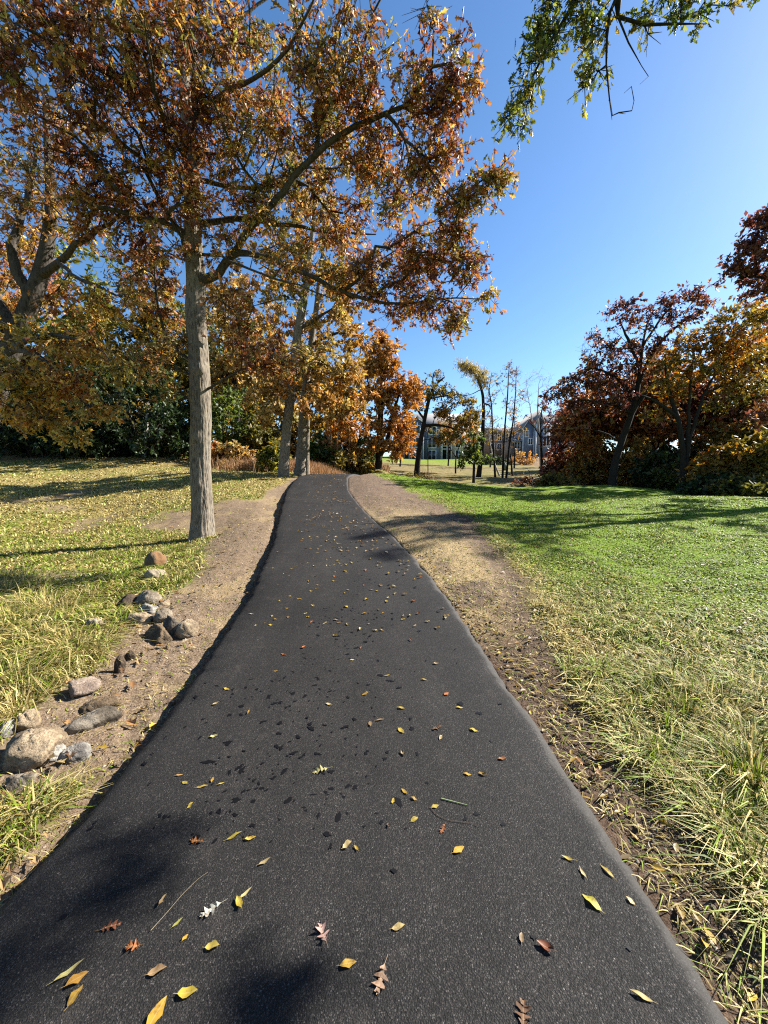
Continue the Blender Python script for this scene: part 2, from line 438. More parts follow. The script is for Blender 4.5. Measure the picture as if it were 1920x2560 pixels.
def build_path():
    m, t, b = mat('asphalt')
    p = wpos(t)
    v = nd(t, 'ShaderNodeTexVoronoi'); setin(v, Scale=190, Randomness=1.0)
    dn = nd(t, 'ShaderNodeTexNoise'); setin(dn, Scale=240, Detail=2); t.links.new(p, dn.inputs['Vector'])
    va = nd(t, 'ShaderNodeVectorMath', operation='MULTIPLY_ADD'); t.links.new(dn.outputs['Color'], va.inputs[0]); va.inputs[1].default_value = (.006, .006, .006); t.links.new(p, va.inputs[2]); t.links.new(va.outputs[0], v.inputs['Vector'])
    v2 = nd(t, 'ShaderNodeTexVoronoi'); setin(v2, Scale=310); t.links.new(p, v2.inputs['Vector'])
    nb = noise(t, 1.1, 4, .6); nm = noise(t, 7, 4, .6)
    g = ramp(t, v.outputs['Color'], [(0, (.013, .012, .012)), (.45, (.03, .028, .027)), (.72, (.07, .066, .064)), (.88, (.16, .152, .143)), (1, (.33, .31, .29))])
    c = mixc(t, ramp(t, v.outputs['Distance'], [(.3, (0, 0, 0)), (.62, (.85, .85, .85))]), g, (.010, .0095, .0095))
    c = mixc(t, .35, c, ramp(t, v2.outputs['Color'], [(0, (.015, .015, .016)), (.8, (.05, .048, .048)), (1, (.16, .15, .15))]))
    c = mixc(t, 1.0, c, ramp(t, nb, [(.3, (.38, .37, .355)), (.7, (.62, .60, .57))]), 'MULTIPLY')
    c = mixc(t, 1.0, c, ramp(t, noise(t, 1.0, 4, .55, mapped(t, p, (2.6, .3, 1))), [(.3, (.86, .86, .86)), (.7, (1.16, 1.15, 1.13))]), 'MULTIPLY')
    c = mixc(t, ramp(t, nm, [(.58, (0, 0, 0)), (.8, (.12, .12, .12))]), c, (.12, .1, .085))
    edge = ramp(t, mth(t, 'ADD', att(t, 'edge'), mth(t, 'MULTIPLY', mth(t, 'SUBTRACT', noise(t, 35, 3), .5), .5)), [(.35, (0, 0, 0)), (.75, (.75, .75, .75))])
    c = mixc(t, edge, c, (.05, .046, .042))
    t.links.new(c, b.inputs['Base Color']); setin(b, Roughness=.72); b.inputs['Specular IOR Level'].default_value = .14
    rr = ramp(t, v.outputs['Color'], [(0, (.85, .85, .85)), (.8, (.65, .65, .65)), (1, (.35, .35, .35))]); t.links.new(rr, b.inputs['Roughness'])
    bp = nd(t, 'ShaderNodeBump'); setin(bp, Strength=.6, Distance=.004); t.links.new(mth(t, 'ADD', mth(t, 'MULTIPLY', v.outputs['Distance'], -1.0), mth(t, 'MULTIPLY', nm, .3)), bp.inputs['Height'])
    t.links.new(bp.outputs[0], b.inputs['Normal'])
    yy = np.concatenate([np.arange(-11.5, 0, .4), np.arange(0, 8, .03), np.arange(8, 29, .1)])
    prof = [(-PW - .10, -.16, 0), (-PW - .055, -.07, 0), (-PW, -.018, 0), (-PW + .04, -.002, 0)] + [(a, .004, 0) for a in np.linspace(-1, 1, 9)] + [(PW - .09, .003, 0), (PW - .045, .002, .1), (PW - .02, -.004, .5), (PW + .03, -.03, .8), (PW + .055, -.06, .9), (PW + .07, -.11, .9)]
    n = len(prof)
    cx = np.interp(yy, _yy, _cx); cz = path_z(yy); h = np.interp(yy, _yy, _hd); L = np.sqrt(1 + h * h)
    V = []; E_ = []
    for k, (off, dz, e) in enumerate(prof):
        wob = ((fbm(yy * 2.5, yy * 0 + (3 if off < 0 else 8), 90) - .5) * .07 + (fbm(yy * 14, yy * 0 + k, 95, 2) - .5) * .04) * (abs(off) > 1.1)
        o = off + wob
        V.append(np.stack([cx + o / L, yy - o * h / L, cz + dz + (fbm(yy * 3, yy * 0 + off, 97) - .5) * .006], 1)); E_.append(np.full(len(yy), e))
    V = np.stack(V, 1); E_ = np.stack(E_, 1)
    i = np.arange(len(yy) - 1)[:, None] * n; j = np.arange(n - 1)[None]
    q = np.stack([i + j, i + j + 1, i + n + j + 1, i + n + j], -1).reshape(-1, 4)
    me = mesh_raw('path', V.reshape(-1, 3), q.ravel(), np.arange(len(q)) * 4, True)
    attr(me, 'edge', E_.ravel())
    link('path', me, m, kind='structure', label='new black asphalt footpath climbing over the rise')


build_path()


def ptop(x, y): return path_z(y) + .004


# ------------------------------------------------------------------ rocks
def rock_mat(name, c0, c1, patch=None, sc=9, dirt=.35):
    m, t, b = mat(name)
    n1 = noise(t, sc, 6, .65); n2 = noise(t, 70, 4, .7); n3 = noise(t, 4.5, 3, .6)
    c = ramp(t, n1, [(.36, c0), (.6, c1)])
    c = mixc(t, ramp(t, n2, [(.46, (0, 0, 0)), (.66, (.75, .75, .75))]), c, tuple(x * .4 for x in c0))
    if patch: c = mixc(t, ramp(t, n3, [(.48, (0, 0, 0)), (.58, (.9, .9, .9))]), c, patch)
    ge = nd(t, 'ShaderNodeNewGeometry'); sp = nd(t, 'ShaderNodeSeparateXYZ'); t.links.new(ge.outputs['Position'], sp.inputs[0])
    c = mixc(t, ramp(t, noise(t, 14, 5, .7), [(.55, (0, 0, 0)), (.7, (dirt, dirt, dirt))]), c, (.1, .07, .045))
    t.links.new(c, b.inputs['Base Color']); setin(b, Roughness=.88); b.inputs['Specular IOR Level'].default_value = .2
    bp = nd(t, 'ShaderNodeBump'); setin(bp, Strength=.9, Distance=.02); t.links.new(mth(t, 'ADD', n1, mth(t, 'MULTIPLY', n2, .6)), bp.inputs['Height']); t.links.new(bp.outputs[0], b.inputs['Normal'])
    return m


RM = {'tan': rock_mat('rock_tan', (.13, .094, .058), (.29, .22, .14)), 'cream': rock_mat('rock_cream', (.21, .165, .11), (.34, .28, .19), dirt=.35),
      'rust': rock_mat('rock_rust', (.11, .077, .046), (.19, .14, .085), (.15, .075, .03)), 'grey': rock_mat('rock_grey', (.11, .087, .06), (.24, .195, .14)),
      'brown': rock_mat('rock_brown', (.07, .048, .028), (.15, .105, .06), dirt=.7), 'dark': rock_mat('rock_dark', (.06, .048, .034), (.14, .115, .084), (.19, .16, .12), dirt=.6),
      'pink': rock_mat('rock_pink', (.15, .11, .083), (.26, .2, .155)), 'white': rock_mat('rock_white', (.19, .175, .145), (.32, .30, .26), (.09, .08, .07), 22, .5),
      'soil': rock_mat('soil_clod', (.03, .021, .014), (.08, .055, .035), dirt=.6)}


def rock_mesh(name, sx, sy, sz, ang, seed, sub=4):
    """boulder: sphere cut by random planes (ang: how angular), weathered by noise"""
    r = np.random.default_rng(seed)
    nu, nv = 40, 26
    th = np.linspace(0, 2 * math.pi, nu, endpoint=False); ph = np.linspace(0.06, math.pi - .06, nv)
    d = np.stack([np.outer(np.sin(ph), np.cos(th)), np.outer(np.sin(ph), np.sin(th)), np.outer(np.cos(ph), np.ones(nu))], -1).reshape(-1, 3)
    rad = np.ones(len(d))
    pl = nrm(r.normal(size=(14, 3))); off = r.uniform(1 - ang, 1.05, 14)
    for pn, o_ in zip(pl, off):
        c = d @ pn; rad = np.minimum(rad, np.where(c > .05, o_ / np.maximum(c, .05), 9))
    nn = fbm(d[:, 0] * 2 + d[:, 2] * 1.3 + seed, d[:, 1] * 2 - d[:, 2], seed, 4) - .5
    n2 = fbm(d[:, 0] * 7 + d[:, 2] * 6, d[:, 1] * 7 - d[:, 2] * 5 + seed, seed + 3, 3) - .5
    rad *= 1 + .3 * nn + .24 * n2
    v = d * rad[:, None] * np.array([sx, sy, sz])
    i = np.arange(nv - 1)[:, None] * nu; j = np.arange(nu)[None]; k = (j + 1) % nu
    q = np.stack([i + j, i + nu + j, i + nu + k, i + k], -1).reshape(-1, 4).tolist()
    q += [list(range(nu)), [len(d) - 1 - a for a in range(nu)]]
    return mesh_poly(name, v, q, True)


def hit(u, v):
    """where the measured line of sight meets the ground"""
    d = P(u, v, 1.0) - np.array([0, 0, EYE]); t = np.linspace(.6, 30, 3000)
    p = d[None] * t[:, None] + np.array([0, 0, EYE]); below = p[:, 2] < ground_z(p[:, 0], p[:, 1])
    i = int(np.argmax(below)) if below.any() else -1
    return p[i]


ROCKS = [  # u, v of the foot, width and height in photo pixels, depth ratio, angular, material, sink, turn, label
    (384, 1418, 46, 42, 1.0, .18, 'rust', .02, 0, 'round brown rock with a rusty orange patch, farthest of the rocks'),
    (386, 1456, 58, 40, .9, .22, 'cream', .0, .2, 'smooth cream boulder standing alone in the grass'),
    (365, 1512, 58, 36, .8, .2, 'grey', .02, .3, 'domed grey-tan rock at the back of the rock heap'),
    (407, 1514, 30, 18, .8, .2, 'tan', .02, .8, 'small flat tan stone touching the domed grey rock'),
    (366, 1532, 46, 24, .8, .3, 'white', .02, .2, 'pale grey slab in front of the domed rock'),
    (400, 1552, 48, 36, .9, .35, 'grey', .02, .9, 'rough speckled grey chunk in the middle of the rock heap'),
    (430, 1580, 56, 52, .9, .35, 'dark', .03, .4, 'craggy dark grey chunk beside the round tan rock'),
    (342, 1562, 66, 32, .7, .2, 'tan', .02, .1, 'egg-shaped cream stone with its dark end turned away from the path'),
    (393, 1600, 92, 40, .5, .2, 'brown', .03, -.55, 'long brown loaf-shaped rock lying at the front of the heap'),
    (462, 1590, 52, 40, 1.0, .12, 'tan', .01, 0, 'round tan rock of the heap nearest the asphalt'),
    (232, 1582, 34, 48, 1.1, .3, 'cream', .02, 1.4, 'upright cream rock half hidden in straw grass'),
    (310, 1520, 56, 34, .9, .3, 'soil', .02, .5, 'crumbly brown lump of turf and soil behind the egg-shaped stone'),
    (298, 1682, 26, 50, .8, .3, 'soil', .02, .3, 'dark bark-like clod standing on the bare earth'),
    (322, 1650, 26, 26, 1.0, .3, 'soil', .02, .3, 'small dark earth clod behind the bark-like clod'),
    (190, 1735, 84, 52, .9, .4, 'pink', .02, .3, 'pinkish angular rock with a dark hollow'),
    (240, 1778, 92, 40, .6, .3, 'brown', .04, .5, 'low brown rock caked with soil beside the pinkish rock'),
    (212, 1822, 160, 66, .45, .35, 'dark', .06, .55, 'long dark grey slab lying between the big boulder and the path'),
    (62, 1915, 138, 92, .9, .16, 'tan', .05, .35, 'big tan boulder, largest of the rocks'),
    (56, 1828, 70, 40, .8, .15, 'tan', .0, .2, 'rounded tan stone behind the big boulder'),
    (8, 1842, 54, 34, .8, .3, 'white', .0, 0, 'pale rock cut off by the photo edge'),
    (118, 1900, 60, 42, .9, .35, 'white', .03, .2, 'whitish rock wedged against the big boulder'),
    (178, 1908, 66, 50, .9, .35, 'white', .03, .9, 'white speckled rock at the front of the rocks'),
    (40, 1975, 90, 60, .6, .4, 'dark', .05, .4, 'dark shaded slab under the big boulder'),
]
for i, (u, v, w, h, dep, ang, mt, sink, rot, lab) in enumerate(ROCKS):
    p = hit(u, v); k = p[1] / F
    ang = ang + .16; sx = w * k * .54; sz = h * k * .7; sy = sx * dep
    me = rock_mesh('rock', sx, sy, sz, ang, 100 + i)
    o = link('rock' if mt != 'soil' else 'earth_clod', me, RM[mt], label=lab, category='rock' if mt != 'soil' else 'clod', group='rocks left of the path')
    o.location = (p[0], p[1] + sy * .4, gz(p[0], p[1] + sy * .4) + sz * .42 - sink); o.rotation_euler = (rng.uniform(-.12, .12), rng.uniform(-.12, .12), rot)

# ------------------------------------------------------------------ trees
class Tree:
    """A skeleton grown from the given trunk and limbs to crown tips, then skinned; leaves sit on short twigs at each tip."""

    def __init__(s, seed): s.rg = np.random.default_rng(seed); s.p = []; s.par = []; s.len = []; s.part = []; s.fix = []; s.leafy = []; s.np_ = 1

    def node(s, p, par, part, r=0.0):
        s.p.append(np.asarray(p, float)); s.par.append(par); s.part.append(part); s.fix.append(r)
        s.len.append(0 if par < 0 else s.len[par] + np.linalg.norm(s.p[par] - s.p[-1])); return len(s.p) - 1

    def stem(s, pts, radii, par=-1, part=0, seg=.3):
        """explicit limb through pts; returns its node ids"""
        pts = np.array(pts, float); radii = np.array(radii, float)
        if par >= 0:
            pts = np.vstack([s.p[par], pts]); radii = np.append(min(s.fix[par] * .8 or radii[0], radii[0] * 1.25), radii)
        L = np.append(0, np.cumsum(np.linalg.norm(np.diff(pts, axis=0), axis=1)))
        m = max(int(L[-1] / seg), 2); q = np.linspace(0, L[-1], m + 1)
        # smoothed polyline
        c = np.stack([np.interp(q, L, pts[:, i]) for i in range(3)], 1)
        for _ in range(2): c[1:-1] = .25 * c[:-2] + .5 * c[1:-1] + .25 * c[2:]
        if part != 0: c[1:-1] += s.rg.normal(size=c[1:-1].shape) * seg * .06
        rr = np.interp(q, L, radii); ids = []
        k = 0 if par < 0 else 1
        for i in range(k, m + 1):
            par = s.node(c[i], par, part, rr[i]); ids.append(par)
        return ids

    def limb(s, pts, r0, r1, near=None):
        pts = np.array(pts, float)
        A = np.array(s.p); d = np.linalg.norm(A - pts[0], axis=1)
        if near is not None:
            d = np.where(np.isin(np.arange(len(A)), near), d, 99)
        par = int(np.argmin(d)); part = s.np_; s.np_ += 1
        return s.stem(pts[1:], np.linspace(r0, r1, len(pts) - 1), par, part)

    def fill(s, tips, leafy=None, bf=.35, seg=.4, wig=.10, start=0):
        tips = np.array(tips, float); n = len(tips); done = np.zeros(n, bool)
        s.tips = []; best = np.full(n, 1e9); bi = np.zeros(n, int)

        def upd(i):
            d = tips - s.p[i]; L = np.linalg.norm(d, axis=1)
            pr = s.par[i]
            if pr >= 0:
                t = s.p[i] - s.p[pr]; t /= np.linalg.norm(t) + 1e-9
                cs = (d @ t) / (L + 1e-9)
            else: cs = np.zeros(n)
            c = L * (1 + .35 * (1 - cs)) + bf * s.len[i]
            b = c < best; best[b] = c[b]; bi[b] = i

        for i in range(start, len(s.p)): upd(i)
        for _ in range(n):
            k = int(np.argmin(np.where(done, 1e9, best))); done[k] = True
            a = bi[k]; A = s.p[a]; B = tips[k]; D = np.linalg.norm(B - A); m = max(int(D / seg), 1)
            off = s.rg.normal(size=3) * D * wig; off2 = s.rg.normal(size=3) * D * wig * .5
            off[2] += D * .05
            par = a
            for j in range(1, m + 1):
                t = j / m
                par = s.node(A + (B - A) * t + off * math.sin(math.pi * t) + off2 * math.sin(2 * math.pi * t), par, s.part[a]); upd(par)
            s.tips.append(par); s.leafy.append(1 if leafy is None else leafy[k])

    def radii(s, rt=.006, pw=2.4):
        cnt = np.zeros(len(s.p))
        for t in s.tips: cnt[t] += 1
        for i in range(len(s.p) - 1, 0, -1):
            if s.par[i] >= 0: cnt[s.par[i]] += cnt[i]
        s.cnt = cnt
        r = rt * np.maximum(cnt, 1) ** (1 / pw)
        fx = np.array(s.fix); s.r = np.where(fx > 0, np.maximum(fx, np.minimum(r, fx * 1.1)), r)
        for i in range(1, len(s.p)):
            if s.par[i] >= 0 and s.fix[i] == 0: s.r[i] = min(s.r[i], s.r[s.par[i]] * .92)

    def skin(s, sides=(10, 6, 4)):
        kids = {}
        for i, p_ in enumerate(s.par): kids.setdefault(p_, []).append(i)
        out = {}
        stack = [(-1, k) for k in kids.get(-1, [])]
        while stack:
            par, i = stack.pop(); ch = [par, i] if par >= 0 else [i]
            while True:
                ks = kids.get(i, [])
                if not ks: break
                same = sorted(ks, key=lambda k: (-(s.fix[k] > 0 and s.part[k] == s.part[i]), -s.cnt[k]))
                for k in same[1:]: stack.append((i, k))
                i = same[0]; ch.append(i)
            if len(ch) < 2: continue
            pts = np.array([s.p[c] for c in ch]); rr = np.array([s.r[c] for c in ch])
            if par >= 0: rr[0] = min(rr[0], rr[1] * 1.35)
            rr[-1] *= .6
            big = rr.max(); sd_ = sides[0] if big > .07 else sides[1] if big > .02 else sides[2]
            v, q = tube(pts, rr, sd_)
            out.setdefault(s.part[ch[-1]] if par < 0 or s.part[ch[-1]] != 0 else -1, Quads()).add(v, q)
        return out

    def leaves(s, per=5, nl=8, tw=.3, size=.13, tmpl=OAK_MD, hue=.5, huev=.16, droop=.35, clump=1.0, hue_fn=None, sizev=.3):
        """twigs (quads) and leaves at every leafy tip"""
        rg = s.rg; T = np.array([s.p[t] for t, l in zip(s.tips, s.leafy)]); lf = np.array(s.leafy, float)
        par = np.array([s.p[s.par[t]] for t in s.tips]); ax = nrm(T - par)
        n = len(T) * per; idx = np.repeat(np.arange(len(T)), per)
        d = nrm(ax[idx] * .5 + rg.normal(size=(n, 3)) * np.array([1, 1, .75])); L = tw * rg.uniform(.5, 1.3, n)
        a = T[idx] - ax[idx] * (rg.uniform(0, .5, n) * tw)[:, None]; e = a + d * L[:, None]; e[:, 2] -= L * .12
        # twig prisms
        q = Quads()
        x = nrm(np.cross(d, [.3, .2, .9])); y = np.cross(d, x)
        rr = .0035 + .0015 * rg.random(n); an = np.array([0, 2.094, 4.189])
        ring = np.cos(an)[None, :, None] * x[:, None] + np.sin(an)[None, :, None] * y[:, None]
        V = np.concatenate([a[:, None] + ring * (rr * 1.4)[:, None, None], e[:, None] + ring * (rr * .6)[:, None, None]], 1).reshape(-1, 3)
        b0 = np.arange(n)[:, None] * 6; Q = np.concatenate([b0 + np.array([i, (i + 1) % 3, 3 + (i + 1) % 3, 3 + i]) for i in range(3)], 0)
        kt = np.repeat(lf[idx] > 0, 1) if lf.max() > 0 else np.ones(n, bool)
        Q = Q[np.tile(kt, 3)]
        tq = (V, Q)
        keep = rg.random(n) < lf[idx]
        a, e, d, idx = a[keep], e[keep], d[keep], idx[keep]; n = len(a)
        m = n * nl; li = np.repeat(np.arange(n), nl); t = rg.uniform(.25, 1.05, m)
        pos = a[li] + (e - a)[li] * t[:, None] + rg.normal(size=(m, 3)) * .02
        ld = nrm(d[li] * .55 + rg.normal(size=(m, 3)) * .7 + np.array([0, 0, -droop])); nv = nrm(rg.normal(size=(m, 3)) * .9 + np.array([0, 0, .25]))
        sz = size * (1 + sizev * rg.normal(size=m)).clip(.45, 1.7)
        R_ = frames(ld, nv)
        bend = rg.uniform(.6, 1.6, m)
        v, lo, st = stamp(tmpl[0], tmpl[1], pos, R_, np.stack([sz, sz * rg.uniform(.55, 1.05, m), sz * bend], 1))
        base = np.full(len(T), float(hue)) if hue_fn is None else hue_fn(T)
        h = base + rg.normal(size=len(T)) * huev * .6; h = h[idx][li] + rg.normal(size=m) * huev * .7
        me = mesh_raw('crown', v, lo, st); nf = len(tmpl[1])
        attr(me, 'hue', np.repeat(h.clip(0, 1), nf), 'FACE'); attr(me, 'rnd', np.repeat(rg.random(m), nf), 'FACE')
        return me, tq


def finish(tr, name, label, cat, leafm, barkm, group=None, trunk_mesh=None, lv=None, rt=.006, base=None, pw=2.4, sides=(10, 6, 4)):
    """link a tree: empty > trunk, limb..., crown"""
    b = np.array(tr.p[0] if base is None else base)
    root = empty(name, b, label, cat, group)
    tr.radii(rt, pw); parts = tr.skin(sides)
    me = None
    if lv is not None: me, tq = tr.leaves(**lv); parts.setdefault(-1, Quads()).add(*tq)

    def put(nm, mesh, mt, **kw):
        co = np.empty(len(mesh.vertices) * 3, np.float32); mesh.vertices.foreach_get('co', co)
        mesh.vertices.foreach_set('co', (co.reshape(-1, 3) - b.astype(np.float32)).ravel()); mesh.update()
        return link(nm, mesh, mt, root, **kw)
    limbm = M['limb'] if barkm == M['bark'] else barkm
    for k in sorted(parts):
        if k == 0 and trunk_mesh is not None: put('trunk', trunk_mesh, barkm)
        else: put('trunk' if k == 0 else 'branches' if k == -1 else 'limb', parts[k].mesh('wood'), barkm if k == 0 else limbm, **({'kind': 'stuff'} if k == -1 else {}))
    if me is not None and len(me.polygons): put('crown', me, leafm, kind='stuff')
    return root


def blob_tips(rg, blobs):
    """blobs: (u, v, Y, ru, rv (photo px), depth radius m, n) -> clumped tips filling ellipsoids"""
    out = []; lf = []
    for b in blobs:
        u, v, Y, ru, rv, rd, n = b[:7]; c = P(u, v, Y); k = Y / F
        x = rg.normal(size=(n, 3)); x = nrm(x) * (rg.random(n) ** .45)[:, None]
        out.append(c + x * np.array([ru * k, rd, rv * k])); lf.append(np.full(n, b[7] if len(b) > 7 else 1.0))
    return np.concatenate(out), np.concatenate(lf)


def PP(lst, Y): return [P(u, v, Y if len(r) == 0 else r[0]) for u, v, *r in lst]


# --- main oak -------------------------------------------------------
def trunk_surface(path, radii, sides, flare, seed, ridge=.02):
    """solid trunk with root flare and ridged bark as real relief"""
    path = np.array(path, float); L = np.append(0, np.cumsum(np.linalg.norm(np.diff(path, axis=0), axis=1)))
    q = np.linspace(0, L[-1], int(L[-1] / .05)); c = np.stack([np.interp(q, L, path[:, i]) for i in range(3)], 1); r = np.interp(q, L, radii)
    for _ in range(30): c[1:-1] = .25 * c[:-2] + .5 * c[1:-1] + .25 * c[2:]; r[1:-1] = .25 * r[:-2] + .5 * r[1:-1] + .25 * r[2:]
    a = np.arange(sides) * 2 * math.pi / sides
    A, Q = np.meshgrid(a, q)
    rad = r[:, None] * (1 + flare * np.exp(-Q / .34) * (1 + .5 * np.cos(3 * A + seed) + .3 * np.cos(5 * A + 2 * seed)))
    rad = rad * (1 + .05 * (fbm(np.cos(A) * 1.5 + 5, np.sin(A) * 1.5 + Q * .9, seed) - .5) * 2)
    g = np.abs(fbm(np.cos(A) * 9 + seed, np.sin(A) * 9 + Q * 1.1, seed + 5, 3) - .5) * 2
    rad = rad + ridge * (g - .35)
    for ka, kq, kr, kh in ((4.6, 2.6, .16, .05), (5.3, 4.1, .2, .06), (3.9, 3.5, .13, .04), (5.0, 1.5, .12, .03)):
        da = (A - ka + math.pi) % (2 * math.pi) - math.pi
        rad = rad + kh * np.exp(-((da * r[:, None]) ** 2 + (Q - kq) ** 2) / kr ** 2 * 2.2)
    V = c[:, None] + rad[..., None] * np.stack([np.cos(A), np.sin(A), 0 * A], -1)
    n = len(q); i = np.arange(n - 1)[:, None] * sides; j = np.arange(sides)[None]; k = (j + 1) % sides
    f = np.stack([i + j, i + k, i + sides + k, i + sides + j], -1).reshape(-1, 4)
    return mesh_raw('trunk', V.reshape(-1, 3), f.ravel(), np.arange(len(f)) * 4, True)


